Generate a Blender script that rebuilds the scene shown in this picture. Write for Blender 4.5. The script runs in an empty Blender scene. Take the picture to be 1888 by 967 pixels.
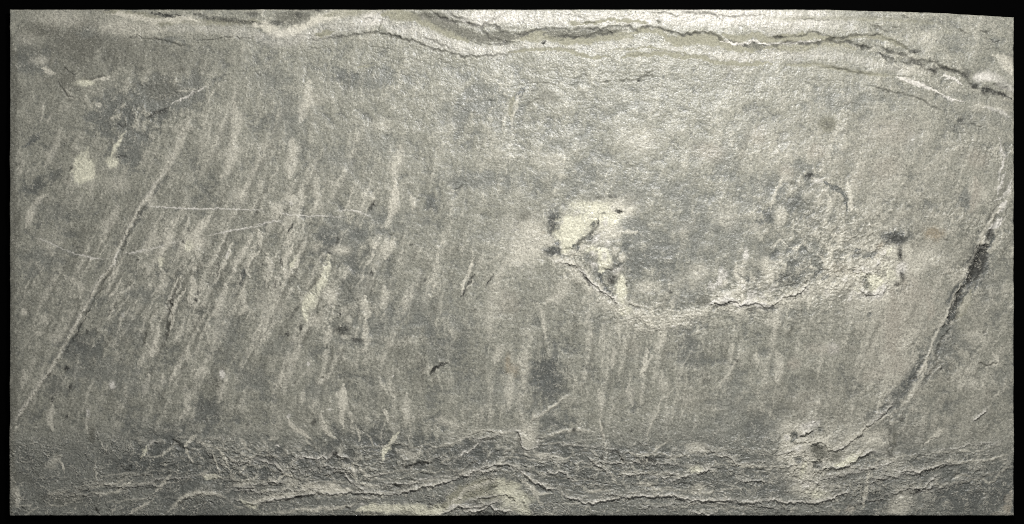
import bpy, math
import numpy as np

# ------------------------------------------------------------------ camera, world, lights
# 1 pixel of the photograph = 1 mm on the slab's face.  The slab lies face up on a black surface.
PW, PH = 1888.0, 967.0
THICK = 0.014                        # slab thickness, metres
CAM_H = 2.5                          # camera height above the slab's face
sc = bpy.context.scene
cam_d = bpy.data.cameras.new("camera")
cam = bpy.data.objects.new("camera", cam_d)
sc.collection.objects.link(cam)
cam.location = (0.0, 0.0, THICK + CAM_H)
cam.rotation_euler = (0.0, 0.0, 0.0)
cam_d.sensor_width = 36.0
cam_d.lens = 36.0 * CAM_H / (PW / 1000.0)
cam_d.clip_start = 0.05
cam_d.clip_end = 60.0
sc.camera = cam

world = bpy.data.worlds.new("World")
sc.world = world
world.use_nodes = True
bg = world.node_tree.nodes["Background"]
bg.inputs[0].default_value = (0.97, 0.98, 1.0, 1.0)
bg.inputs[1].default_value = 0.285

def lamp(name, loc, target, size, size_y, power, col):
    d = bpy.data.lights.new(name, 'AREA')
    d.shape = 'RECTANGLE'; d.size = size; d.size_y = size_y
    d.energy = power; d.color = col
    o = bpy.data.objects.new(name, d)
    sc.collection.objects.link(o)
    o.location = loc
    v = [target[i] - loc[i] for i in range(3)]
    L = math.sqrt(sum(c * c for c in v))
    import mathutils
    o.rotation_euler = mathutils.Vector(v).to_track_quat('-Z', 'Y').to_euler()
    return o
lamp("ceiling_lamp", (0.34, 0.95, 1.30), (0.10, 0.10, 0.0), 0.34, 0.08, 35.5, (1.0, 0.99, 0.99))

sc.cycles.use_denoising = False        # the stone's grain is as fine as the picture's pixels
sc.cycles.pixel_filter_type = 'BLACKMAN_HARRIS'; sc.cycles.filter_width = 0.9
vs = sc.view_settings
sc.display_settings.display_device = 'sRGB'
vs.view_transform = 'Standard'; vs.look = 'None'
vs.exposure = 0.0; vs.gamma = 1.0
vs.use_curve_mapping = False

# ------------------------------------------------------------------ the black surface under the slab
def new_mat(name):
    m = bpy.data.materials.new(name); m.use_nodes = True
    nt = m.node_tree
    return m, nt, nt.nodes["Principled BSDF"]

gm, gnt, gb = new_mat("black_backing")
gb.inputs["Base Color"].default_value = (0.0012, 0.0012, 0.0012, 1)
gb.inputs["Roughness"].default_value = 0.95
gb.inputs["Specular IOR Level"].default_value = 0.0
n = gnt.nodes.new("ShaderNodeTexNoise"); n.inputs["Scale"].default_value = 400
b = gnt.nodes.new("ShaderNodeBump"); b.inputs["Strength"].default_value = 0.2; b.inputs["Distance"].default_value = 0.001
gnt.links.new(n.outputs["Fac"], b.inputs["Height"]); gnt.links.new(b.outputs["Normal"], gb.inputs["Normal"])
gme = bpy.data.meshes.new("ground")
G = 6.0
gme.from_pydata([(-G, -G, 0), (G, -G, 0), (G, G, 0), (-G, G, 0)], [], [(0, 1, 2, 3)])
gme.materials.append(gm)
ground = bpy.data.objects.new("ground", gme)
ground["kind"] = "structure"
sc.collection.objects.link(ground)

# ------------------------------------------------------------------ noise on the slab's own grid
GAIN_G, GAIN_C, ALB, RGH, SPEC = 0.60, 0.42, 0.95, 0.39, 0.42
X0, X1, Y0, Y1 = 18.0, 1869.5, 18.0, 951.0        # slab outline in millimetres from the picture's corner
NX, NY = 1852, 934
gx = np.linspace(X0, X1, NX, dtype=np.float32)
gy = np.linspace(Y0, Y1, NY, dtype=np.float32)
X, Y = np.meshgrid(gx, gy)
SX = (X1 - X0) / (NX - 1); SY = (Y1 - Y0) / (NY - 1)
rng = np.random.RandomState(7)
TAB = 256
_ang = rng.rand(16, TAB, TAB).astype(np.float32) * 2 * np.pi
GXT, GYT = np.cos(_ang), np.sin(_ang)

def pn(u, v, s=0):
    """gradient noise, about -1..1"""
    u = u + 97.3 * s; v = v + 31.7 * s
    fu = np.floor(u); fv = np.floor(v)
    iu = fu.astype(np.int32); iv = fv.astype(np.int32)
    du = u - fu; dv = v - fv
    k = s % 16
    a = du * du * du * (du * (du * 6 - 15) + 10)
    c = dv * dv * dv * (dv * (dv * 6 - 15) + 10)
    i0 = iu & 255; i1 = (iu + 1) & 255; j0 = iv & 255; j1 = (iv + 1) & 255
    gxt, gyt = GXT[k], GYT[k]
    n00 = gxt[j0, i0] * du + gyt[j0, i0] * dv
    n10 = gxt[j0, i1] * (du - 1) + gyt[j0, i1] * dv
    n01 = gxt[j1, i0] * du + gyt[j1, i0] * (dv - 1)
    n11 = gxt[j1, i1] * (du - 1) + gyt[j1, i1] * (dv - 1)
    m0 = n00 + a * (n10 - n00); m1 = n01 + a * (n11 - n01)
    return ((m0 + c * (m1 - m0)) * 1.5).astype(np.float32)

def fbm(u, v, s=0, o=4, g=0.5):
    r = 0; a = 1.0; t = 0
    for i in range(o):
        r = r + a * pn(u * 2 ** i, v * 2 ** i, s + i); t += a; a *= g
    return r / (t * 0.7)

def sst(a, b, x):
    t = np.clip((x - a) / (b - a), 0, 1)
    return t * t * (3 - 2 * t)

def bump(x0, y0, rx, ry, x=None, y=None):
    x = X if x is None else x; y = Y if y is None else y
    return np.exp(-((x - x0) / rx) ** 2 - ((y - y0) / ry) ** 2).astype(np.float32)

def lin(r, g, b_):
    f = lambda c: ((c / 255 + 0.055) / 1.055) ** 2.4 if c > 10 else c / 255 / 12.92
    return np.array([f(r), f(g), f(b_)], dtype=np.float32)

COL = dict(
    base=lin(139, 138, 125), p=lin(191, 187, 171), c=lin(204, 200, 189), y=lin(206, 203, 181), o=lin(140, 138, 121),
    d=lin(64, 64, 60), b=lin(118, 119, 111), w=lin(158, 153, 139), n=lin(146, 137, 118), g=lin(110, 109, 99), v=lin(91, 93, 88))

NA = fbm(X / 60, Y / 60, 1, 4)
NB = fbm(X / 18, Y / 18, 5, 4)
NC = fbm(X / 7, Y / 7, 9, 3, 0.6)
ND = pn(X / 2.6, Y / 2.6, 3)
WX = 7 * fbm(X / 26, Y / 26, 12, 3, 0.6); WY = 7 * fbm(X / 26, Y / 26, 20, 3, 0.6)
wx = 2.2 * fbm(X / 7, Y / 7, 24, 2); wy = 2.2 * fbm(X / 7, Y / 7, 28, 2)

C = np.empty((NY, NX, 3), dtype=np.float32); C[:] = COL['base']
H = np.zeros((NY, NX), dtype=np.float32)           # relief, millimetres
LN = np.zeros((NY, NX), dtype=np.float32)           # traced lines: flecks do not bury them
SM = np.zeros((NY, NX), dtype=np.float32)          # smooth (polished, grainless) mask

DU = np.zeros((NY, NX), dtype=np.float32)           # dull minerals
RB = np.zeros((NY, NX), dtype=np.float32)           # where the blue-grey mineral lies
FG = 0.5 * pn(X / 3.0, Y / 2.7, 9) + 0.5 * ND + 0.25 * rng.randn(NY, NX).astype(np.float32)
def mix(col, m, sl=None):
    if col in ('o', 'g', 'd') :
        du = DU if sl is None else DU[sl]
        np.maximum(du, m, out=du)
    if col in ('b', 'v'):
        rb = RB if sl is None else RB[sl]
        np.maximum(rb, m, out=rb)
    c = COL[col] if isinstance(col, str) else col
    v = C if sl is None else C[sl]
    v += (c - v) * m[..., None]

# ------------------------------------------------------------------ broad tints and grain streaks
# lean of the grain: how many mm it moves left for each mm down
K = 0.26 + 0.27 * bump(230, 540, 360, 480) + 0.42 * bump(1780, 560, 190, 420) - 0.16 * bump(1130, 760, 330, 180) + 0.16 * bump(620, 430, 160, 190) - 0.22 * bump(640, 800, 200, 120)
U = X + K * (Y - 500) + 0.9 * WX
V = Y + WY
st1 = fbm(U / 23, V / 210, 2, 5, 0.62)
st2 = fbm(U / 7, V / 85, 6, 3, 0.6)
mott = 0.5 * NA + 0.6 * NB
bot = sst(770, 860, Y + 22 * NA + 14 * np.sin(X / 170))          # layered lower edge
top = sst(118, 60, Y - 20 * np.sin((X - 700) / 420) + 12 * NA)       # layered upper edge
streak_amt = (0.35 + 0.65 * sst(140, 340, Y)) * (1 - 0.8 * bot) * (1 - 0.55 * bump(1280, 430, 190, 130)) * (1 - 0.5 * bump(900, 150, 300, 160)) + 0.9 * bump(420, 570, 330, 200) + 0.25 * bump(1150, 680, 180, 90)
streak_amt = streak_amt * (0.42 + 0.6 * sst(-0.35, 0.6, NA + 0.5 * fbm(U / 70, V / 160, 13, 2)))
st3 = fbm(U / 4.5, V / 30, 7, 2)
sk = 1.25 * st1 + 0.6 * st2 + 0.25 * st3 + 0.25 * NC + 0.25 * FG
sk = sk / sk.std(); mo = mott / mott.std() + 0.9 * NC / NC.std() * 0.7 + 0.35 * FG / FG.std()
mix('p', np.clip(sst(-0.2, 3.0, sk) * 0.85 * streak_amt, 0, 1))
mix('g', np.clip(sst(-0.2, 2.8, -sk) * 0.85 * streak_amt, 0, 1))
mix('p', sst(0.3, 3.4, mo) * 0.36)
mix('b', sst(-0.2, 2.6, -mo + 0.5 * NA / NA.std()) * 0.32)
mix('v', sst(1.0, 3.8, -mo - 0.6 * NA / NA.std()) * 0.5)
wr = np.maximum(bump(1680, 560, 140, 330), 0.8 * bump(1560, 300, 160, 120))
mix('p', (sst(-0.4, 1.8, fbm(U / 34, V / 190, 4, 4, 0.6) / 0.3 + 0.3 * NC / 0.3) * wr * 0.5).clip(0, 1))
mix('w', (wr * 0.25 * (1 + NB)).clip(0, 1))
mix('w', sst(0.2, 0.9, fbm(X / 110, Y / 110, 31, 3)) * 0.35 * sst(800, 1300, X))
mix('b', bot * (0.85 + 0.5 * NB).clip(0, 1))
mix('v', bot * sst(-0.3, 0.7, NB + 0.5 * NC) * 0.75)
mix('o', top * sst(0.1, 0.8, NB) * 0.25)

# ------------------------------------------------------------------ strokes and blobs
def window(xa, ya, xb, yb):
    i0 = max(0, int((xa - X0) / SX)); i1 = min(NX, int((xb - X0) / SX) + 2)
    j0 = max(0, int((ya - Y0) / SY)); j1 = min(NY, int((yb - Y0) / SY) + 2)
    if i1 <= i0 or j1 <= j0: return None
    return (slice(j0, j1), slice(i0, i1))

_sc = [0]
def rough(pts, amp, step=7.0):
    """smooth the traced points, then break the line up"""
    _sc[0] += 1
    r = np.random.RandomState(_sc[0])
    P = np.array(pts, dtype=np.float64)
    if len(P) > 2:
        Q = np.vstack([2 * P[0] - P[1], P, 2 * P[-1] - P[-2]]); out = []
        for i in range(1, len(Q) - 2):
            L = np.hypot(*(Q[i + 1] - Q[i])); m = max(1, int(L / step))
            t = (np.arange(m) / m)[:, None]
            a, b_, c, d = Q[i - 1], Q[i], Q[i + 1], Q[i + 2]
            out.append(0.5 * (2 * b_ + (c - a) * t + (2 * a - 5 * b_ + 4 * c - d) * t ** 2 + (3 * b_ - a - 3 * c + d) * t ** 3))
        out.append(P[-1:]); P = np.vstack(out)
    else:
        L = np.hypot(*(P[1] - P[0])); m = max(1, int(L / step)); t = (np.arange(m + 1) / m)[:, None]
        P = P[0] + (P[1] - P[0]) * t
    n = len(P); k = np.arange(n)
    if n > 3 and amp > 0:
        j = r.randn(n, 2) * 0.55
        w = np.convolve(r.randn(n + 6), np.ones(4) / 4, 'same')[3:-3]
        w2 = np.convolve(r.randn(n + 6), np.ones(4) / 4, 'same')[3:-3]
        j[:, 0] += w * 1.2; j[:, 1] += w2 * 1.2
        P = P + j * amp
    return P

def stroke(pts, pad, amp):
    P = rough(pts, amp)
    xs, ys = P[:, 0], P[:, 1]
    sl = window(xs.min() - pad, ys.min() - pad, xs.max() + pad, ys.max() + pad)
    if sl is None: return None
    j0, i0 = sl[0].start, sl[1].start
    D = np.full((sl[0].stop - j0, sl[1].stop - i0), 1e6, dtype=np.float32)
    T = np.zeros_like(D); S = np.ones_like(D)
    seg = np.hypot(np.diff(xs), np.diff(ys)); cum = np.concatenate([[0], np.cumsum(seg)])
    for i in range(len(P) - 1):
        ax, ay = P[i]; bx, by = P[i + 1]
        w = window(min(ax, bx) - pad, min(ay, by) - pad, max(ax, bx) + pad, max(ay, by) + pad)
        if w is None or seg[i] < 1e-6: continue
        px = X[w] + wx[w] - ax; py = Y[w] + wy[w] - ay
        dx, dy = bx - ax, by - ay; L2 = dx * dx + dy * dy
        t = np.clip((px * dx + py * dy) / L2, 0, 1)
        ex = px - t * dx; ey = py - t * dy
        d = np.sqrt(ex * ex + ey * ey)
        s = np.where(dx * py - dy * px < 0, 1.0, -1.0)       # +1 above a line drawn left to right
        v = (slice(w[0].start - j0, w[0].stop - j0), slice(w[1].start - i0, w[1].stop - i0))
        m = d < D[v]
        D[v] = np.where(m, d, D[v]); T[v] = np.where(m, cum[i] + t * seg[i], T[v]); S[v] = np.where(m, s, S[v])
    L = cum[-1]
    tp = min(L * 0.3, 30.0)
    E = sst(0, tp, T) * sst(0, tp, L - T)                    # taper at both ends
    return sl, D, T, S, E.astype(np.float32), L

def crack(pts, w=1.6, a=0.8, amp=2.2):
    r = stroke(pts, w * 4 + 4, amp)
    if r is None: return
    sl, D, T, S, E, L = r
    br = 0.8 + 0.5 * pn(T / 14, T * 0 + _sc[0] * 3.1, 4)
    w = w * 0.92; ww = w * (0.45 + 0.65 * E) * (0.6 + 0.6 * br.clip(0, 1))
    m = np.exp(-(D / ww) ** 2) * (0.3 + 0.7 * E) * br.clip(0, 1)
    mix('d', (m * a * 0.8).clip(0, 1), sl)  # groove darkened in the colour, partly standing for the drop's shadow
    LN[sl] = np.maximum(LN[sl], m * a)
    H[sl] -= m * (1.4 + w * 0.8) * a
    H[sl] += np.where(S > 0, 1, 0) * np.exp(-D / (w * 3)) * 0.5 * a * E      # upper lip stands proud

def line(pts, w=1.4, a=0.7, amp=1.6, col='p', h=0.5, brk=0.4):
    r = stroke(pts, w * 4 + 3, amp)
    if r is None: return
    sl, D, T, S, E, L = r
    w = w * 1.15; br = (1 - brk * 0.4) + brk * 1.1 * pn(T / 11, T * 0 + _sc[0] * 1.7, 6)
    m = np.exp(-(D / (1.15 * w * (0.5 + 0.5 * E))) ** 2) * (0.25 + 0.75 * E) * br.clip(0, 1)
    mix(col, (m * a * 1.2).clip(0, 1), sl)
    LN[sl] = np.maximum(LN[sl], (m * a).clip(0, 1))
    H[sl] += m * h * a * 2

def scarp(pts, h=1.4, a=0.6, fade=10.0, amp=2.4, w=1.5, dark=0.45):
    """a flake's broken edge: the sheet above the line rises to a crest painted pale like a lit edge, then drops into painted shade"""
    r = stroke(pts, fade * 3 + 5, amp)
    if r is None: return
    sl, D, T, S, E, L = r
    w = w * 1.25; br = (0.88 + 0.5 * pn(T / 22, T * 0 + _sc[0] * 2.3, 8)).clip(0, 1.15)
    up = S > 0
    rise = np.where(up, np.exp(-D / fade), np.exp(-(D / 0.9) ** 2))
    h = h * 1.9
    H[sl] += h * rise * E * br
    H[sl] -= 0.5 * h * np.where(up, 0, np.exp(-D / 4.5)) * E * br
    crest = np.where(up, np.exp(-(D / (w * 1.5)) ** 2), np.exp(-(D / (w * 0.7)) ** 2))
    E = 0.25 + 0.75 * E
    mix('c', (crest * a * 1.15 * E * br).clip(0, 1), sl)  # fresh-chip colour, plus the lamp-side brightness painted onto the crest
    LN[sl] = np.maximum(LN[sl], (crest * a * E * br).clip(0, 1))
    mix('p', (np.where(up, np.exp(-D / (fade * 0.9)), 0) * a * 0.5 * E * br).clip(0, 1), sl)  # sheet paled toward the crest, painting the slope as lit
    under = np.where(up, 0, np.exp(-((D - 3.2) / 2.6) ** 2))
    mix('d', (under * dark * E * br * (0.5 + 0.6 * NB[sl]).clip(0, 1)).clip(0, 1), sl)  # painted shadow along the foot of the drop

def band(col, pts, w=10, a=0.6, amp=2.0, h=0.0, smooth=0.0, hard=0.5, brk=0.35):
    r = stroke(pts, w * 1.7 + 6, amp)
    if r is None: return
    sl, D, T, S, E, L = r
    ww = w * (0.35 + 0.65 * E) * (1 + 0.45 * pn(T / (w * 3.0), T * 0 + _sc[0] * 0.7, 2) )
    q = D / np.maximum(ww, 1) + (0.35 * NB[sl] + 0.22 * NC[sl] + 0.15 * FG[sl] + 0.3 * st2[sl] * (1 - bot[sl])) * (1.2 - 0.8 * smooth)
    m = (1 - sst(hard * 0.75, 1.3, q)) * (1 + brk * (0.9 * NB[sl] + 0.9 * NC[sl] + 0.5 * FG[sl])).clip(0, 1.35)
    m = (m * a * 1.25).clip(0, 1)
    mix(col, m, sl)
    H[sl] += m * (h + (0.5 if col in 'pcy' else -0.4 if col in 'dv' else 0))
    if smooth: SM[sl] = np.maximum(SM[sl], m * smooth)

def blob(col, x, y, rx, ry, a=0.6, ang=0.0, hard=0.45, h=0.0, smooth=0.0, brk=0.5, e=0.5):
    if col in 'bv' and hard < 0.6: e = 0.95; hard = 0.2; rx *= 1.2; ry *= 1.2
    R_ = max(rx, ry) * 1.7 + 4
    sl = window(x - R_, y - R_, x + R_, y + R_)
    if sl is None: return
    dx = X[sl] + wx[sl] - x; dy = Y[sl] + wy[sl] - y
    c, s = math.cos(math.radians(ang)), math.sin(math.radians(ang))
    u = (dx * c - dy * s) / rx; v = (dx * s + dy * c) / ry
    big = min(1.0, max(rx, ry) / 40)
    q = np.sqrt(u * u + v * v) + e * (0.75 * big * NA[sl] + 0.75 * NB[sl] + 0.45 * NC[sl] + 0.25 * FG[sl] + 0.55 * st2[sl] * (1 - bot[sl]))
    m = (1 - sst(hard * 0.7, 1.3, q)) * (1 + brk * (0.6 * NB[sl] + 1.0 * NC[sl] + 0.6 * FG[sl])).clip(0, 1.35)
    m = (m * a * 1.2).clip(0, 1)
    mix(col, m, sl)
    H[sl] += m * h
    if smooth: SM[sl] = np.maximum(SM[sl], m * smooth)

def rag(x, y, rx, ry, a, ang=0.0, k=1.0):
    """a ragged net of pale crust with dark pits between"""
    R_ = max(rx, ry) * 2
    sl = window(x - R_, y - R_, x + R_, y + R_)
    dx = X[sl] - x; dy = Y[sl] - y
    c, s = math.cos(math.radians(ang)), math.sin(math.radians(ang))
    w = np.exp(-((dx * c - dy * s) / rx) ** 2 - ((dx * s + dy * c) / ry) ** 2)
    u = (X[sl] * c - Y[sl] * s + WX[sl]) / (30 * k); v = (X[sl] * s + Y[sl] * c + WY[sl]) / (15 * k)
    rd = 1 - 2.2 * np.abs(fbm(u, v, 2, 3, 0.6))
    q = rd + 0.8 * NB[sl] + 0.5 * NC[sl] + 0.25 * FG[sl]
    mix('p', (sst(0.45, 1.25, q) * w * a).clip(0, 1), sl)
    mix('v', (sst(0.1, -0.6, q) * w * a * 0.8).clip(0, 1), sl)
    H[sl] += 2.2 * w * a * sst(0.2, 1.0, q)
    LN[sl] = np.maximum(LN[sl], 0.6 * w * a * sst(0.45, 1.25, q))

QZ = 480.0 / 1407.0
def tile(x0, y0, items):
    """coordinates are read on a 480 mm wide tile of the slab, 1407 units across"""
    f = lambda p: (x0 + p[0] * QZ, y0 + p[1] * QZ)
    for it in items:
        k = it[0]
        if k == 'B':          # blob: colour, x, y, rx, ry, amount, extra
            col, x, y, rx, ry, a = it[1:7]; kw = it[7] if len(it) > 7 else {}
            X_, Y_ = f((x, y)); blob(col, X_, Y_, rx * QZ * 1.12, ry * QZ * 1.12, a * (0.95 if col == 'd' else 0.95 if col == 'v' else 1.2), **kw)
        elif k == 'N':        # band: colour, half width, amount, points, extra
            col, w, a, pts = it[1:5]; kw = it[5] if len(it) > 5 else {}
            band(col, [f(p) for p in pts], w * QZ * 1.25, a * (1.0 if col == 'd' else 1.3), **kw)
        else:
            pts = [f(p) for p in it[1]]; kw = it[2] if len(it) > 2 else {}
            {'k': crack, 'l': line, 's': scarp}[k](pts, **kw)
D1 = dict
for _r in [(1410, 545, 150, 40, .8, 8), (1560, 480, 110, 70, .8, 30), (1620, 500, 60, 50, .6, 60), (1090, 480, 50, 90, .7, 60), (1200, 590, 110, 26, .6, -5),
           (1500, 840, 75, 75, .85, 40), (1560, 890, 120, 60, .5, 20), (600, 560, 55, 90, .3, 62), (350, 450, 60, 60, .2, 60), (480, 490, 140, 90, .2, 62), (1490, 400, 80, 70, .5, 60),
           (330, 560, 90, 80, .25, 60), (420, 850, 150, 45, .75, -10), (640, 860, 150, 50, .75, 5), (250, 200, 120, 70, .5, 20), (980, 850, 260, 45, .5, 0), (1250, 870, 260, 40, .5, 0), (1740, 880, 150, 50, .55, 15),
           (1800, 420, 30, 120, .5, 65), (1840, 280, 20, 90, .6, 80), (1700, 130, 110, 35, .5, -25), (700, 640, 80, 100, .15, 70), (170, 620, 40, 120, .25, 60)]:
    rag(*_r)
for _x, _y, _l, _w, _a in [(150, 480, 60, 6, .4), (95, 520, 70, 7, .35), (120, 600, 60, 6, .35), (205, 520, 50, 5, .5), (230, 600, 60, 5, .5), (258, 560, 70, 5, .45), (290, 470, 60, 5, .5), (310, 560, 90, 6, .5), (345, 640, 90, 6, .5), (372, 560, 90, 6, .45),
        (395, 470, 70, 6, .5), (415, 600, 90, 6, .45), (438, 520, 80, 5, .45), (460, 640, 90, 6, .45), (480, 440, 70, 5, .4), (505, 560, 80, 6, .45), (528, 660, 90, 7, .5), (545, 480, 60, 6, .5), (563, 600, 80, 6, .5), (590, 700, 90, 6, .45),
        (625, 640, 80, 6, .4), (655, 560, 90, 6, .4), (690, 500, 90, 7, .4), (720, 620, 90, 6, .35), (760, 540, 80, 6, .3), (520, 380, 70, 9, .4), (560, 340, 80, 9, .4), (450, 350, 90, 8, .35), (400, 250, 110, 10, .3), (500, 240, 100, 12, .3), (640, 300, 90, 10, .3),
        (1080, 660, 90, 6, .4), (1115, 700, 90, 5, .4), (1150, 640, 90, 6, .4), (1185, 700, 80, 5, .4), (1215, 640, 100, 6, .4), (1250, 700, 100, 6, .3), (1290, 640, 80, 6, .3), (1340, 680, 90, 7, .3), (1420, 640, 90, 8, .3), (1640, 640, 110, 10, .4), (1600, 620, 80, 8, .35), (1690, 600, 80, 8, .35), (1660, 560, 90, 7, .4)]:
    _l = _l * 1.45
    _k = float(K[min(NY - 1, int(_y - 18)), min(NX - 1, int(_x - 18))])
    band('p', [(_x + _k * _l / 2, _y - _l / 2), (_x + 2, _y), (_x - _k * _l / 2, _y + _l / 2)], _w * .9, _a * .85, brk=.9, amp=1.2)
    band('g', [(_x + 9 + _k * _l / 2, _y - _l / 2), (_x + 10, _y + 3), (_x + 9 - _k * _l / 2, _y + _l / 2)], _w * 0.6, _a * .9, brk=.9, amp=1.2)
band('p', [(1130, 560), (1200, 596), (1260, 592), (1320, 562), (1370, 566), (1430, 562), (1490, 535), (1550, 520), (1610, 505)], 15, .5, brk=.9, amp=5, h=.6)
band('p', [(1010, 465), (1060, 500), (1110, 545), (1160, 585)], 12, .5, brk=.9, amp=4)
band('p', [(1372, 470), (1362, 510), (1366, 560)], 8, .6, brk=.9, amp=4); band('p', [(1520, 460), (1530, 500), (1500, 540)], 10, .55, brk=.9, amp=5)
blob('p', 1622, 520, 62, 78, .75, 15, e=.9, brk=.9, h=.8); blob('c', 1610, 515, 40, 36, .6, 20, e=.9, brk=.9, h=.6); blob('p', 1655, 640, 38, 95, .5, -5, e=.9, brk=.9)
blob('p', 1130, 390, 52, 34, .7, 20, e=.9, brk=.8); blob('p', 1095, 430, 30, 60, .5, -15, e=.9, brk=.8); blob('p', 985, 440, 55, 50, .45, 0, e=.9)
blob('p', 1492, 850, 62, 74, .6, 25, e=.9, brk=.9, h=1.0); blob('p', 1560, 810, 60, 30, .45, 35, e=.9, brk=.9); blob('p', 1530, 840, 90, 18, .45, 35, e=.9, brk=.9)
blob('v', 275, 190, 85, 42, .7, 15, brk=.9); blob('v', 240, 250, 34, 46, .65, 10, brk=.9); blob('v', 165, 65, 40, 34, .5, brk=.9); blob('v', 55, 95, 34, 30, .5, brk=.9); blob('g', 120, 110, 110, 60, .35)
blob('b', 1290, 440, 150, 90, .4, brk=.9); blob('v', 1480, 370, 40, 40, .35, brk=.9); blob('v', 680, 150, 60, 22, .4, brk=.9); blob('v', 900, 200, 70, 40, .3, brk=.9); blob('v', 640, 450, 60, 40, .4, brk=.9); blob('v', 660, 530, 60, 60, .35, brk=.9)
for _x, _y, _rx, _ry, _a in [(330, 850, 90, 40, .7), (250, 860, 50, 26, .6), (470, 880, 70, 24, .55), (560, 860, 60, 30, .6), (690, 830, 80, 36, .65), (850, 840, 90, 30, .7), (1000, 690, 34, 46, .5), (1180, 850, 90, 26, .5),
        (1330, 900, 120, 22, .5), (1620, 905, 60, 26, .6), (1800, 900, 80, 40, .55), (1720, 860, 60, 20, .4)]:
    blob('v', _x, _y, _rx, _ry, _a, -5, e=.9, brk=.9)
# ---- row 1
tile(0, 0, [
 ('N','o',16,.55,[(560,62),(700,75),(870,118),(1000,110),(1100,125),(1250,118),(1420,130)],D1(smooth=.5)),
 ('N','p',14,.6,[(600,75),(760,98),(860,115),(1000,104),(1080,120)],D1(smooth=.4)),
 ('N','c',26,0.14,[(900,160),(1050,150),(1200,165),(1420,185)]),
 ('N','p',30,.35,[(560,150),(700,160),(900,165)]),
 ('N','d',9,.7,[(820,70),(900,92),(980,84)],D1(brk=1)),('N','d',14,.55,[(1050,78),(1130,98),(1250,112),(1390,128)],D1(brk=1)),
 ('B','d',1360,75,50,15,.5),('B','d',575,55,30,8,.5),
 ('k',[(650,212),(720,205),(770,208),(830,210)],D1(w=1)),('k',[(1020,218),(1100,222),(1180,212),(1240,206),(1300,203),(1410,205)],D1(w=1.2)),
 ('k',[(770,208),(850,215),(900,228),(960,238),(1020,234)],D1(w=2.2,a=1)),('B','b',930,218,75,14,.8),
 ('B','g',220,165,110,50,.7),('B','g',440,210,120,110,.7),('B','b',480,170,50,25,.7),('B','g',440,130,26,18,.5),
 ('B','p',340,100,150,50,.35),('B','p',620,140,120,50,.3),
 ('B','p',150,210,60,40,.3),('B','b',140,350,110,60,.5),('B','p',215,330,50,25,.4),
 ('N','p',12,.75,[(225,365),(260,392),(300,408)]),('B','y',455,448,60,20,.85,D1(smooth=.4)),('N','p',9,.6,[(500,440),(550,425),(600,422)]),
 ('k',[(408,425),(470,430),(510,424),(560,416),(600,420)],D1(w=1.8)),
 ('k',[(300,440),(345,478),(375,500),(405,518)],D1(w=2,amp=3.5)),('k',[(310,380),(360,372),(390,400),(400,440)],D1(w=1.2,amp=4)),('k',[(360,460),(400,480),(470,480)],D1(w=1,amp=4)),
 ('B','g',370,440,70,60,.5),('B','d',375,545,12,10,.5),('B','d',770,372,12,10,.6),('B','g',980,378,25,22,.7),
 ('B','b',800,540,210,75,.75,D1(ang=12)),('B','b',700,740,75,120,.7,D1(ang=15)),('B','b',1010,470,120,45,.5,D1(ang=25)),
 ('B','g',900,490,130,60,.4),('B','g',700,260,220,80,.35),('B','g',900,340,280,70,.3),
 ('N','c',6,.5,[(1110,470),(1040,500),(980,530),(920,550)]),('l',[(960,478),(1000,495),(1060,480)],D1(w=1.2)),
 ('k',[(640,560),(700,500),(760,470),(850,480)],D1(w=1.1,amp=4,a=.6)),('k',[(990,545),(1050,505),(1120,470)],D1(w=1.2)),
 ('N','d',11,.6,[(790,645),(830,615),(880,605),(910,585)],D1(brk=.9)),('B','v',690,630,60,50,.6),('k',[(620,660),(660,690),(690,680)],D1(w=1.4)),
 ('N','y',9,.7,[(680,700),(655,750),(625,800),(600,850)]),('B','y',608,880,32,30,.8,D1(ang=-25)),('B','d',655,845,24,10,.6),
 ('B','y',450,930,62,95,.95,D1(e=.8,smooth=.25)),('B','d',383,912,9,14,.8,D1(e=.2)),
 ('l',[(242,540),(228,610),(215,680)],D1(w=1.4)),('l',[(290,600),(268,640),(240,675)],D1(w=1.8)),('N','v',14,.6,[(130,800),(165,760),(210,720)],D1(brk=.9)),
 ('l',[(1165,465),(1140,520),(1100,590)],D1(w=1.2)),('l',[(1130,600),(1110,640)],D1(w=1)),('l',[(1040,660),(1010,720),(985,780)],D1(w=1,a=.4)),
 ('N','p',26,.4,[(1270,560),(1275,680),(1250,850),(1200,960)]),('N','p',20,.4,[(1020,660),(960,800),(880,960)]),
 ('B','p',535,568,14,12,.7),('N','p',16,.3,[(330,700),(300,800),(240,900)]),('B','v',70,300,40,20,.5),('N','g',24,.5,[(60,200),(72,500),(62,800),(60,967)]),
 ('B','b',570,680,15,30,.4),('k',[(1140,345),(1100,375),(1060,400)],D1(w=1,a=.5)),
])
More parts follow.
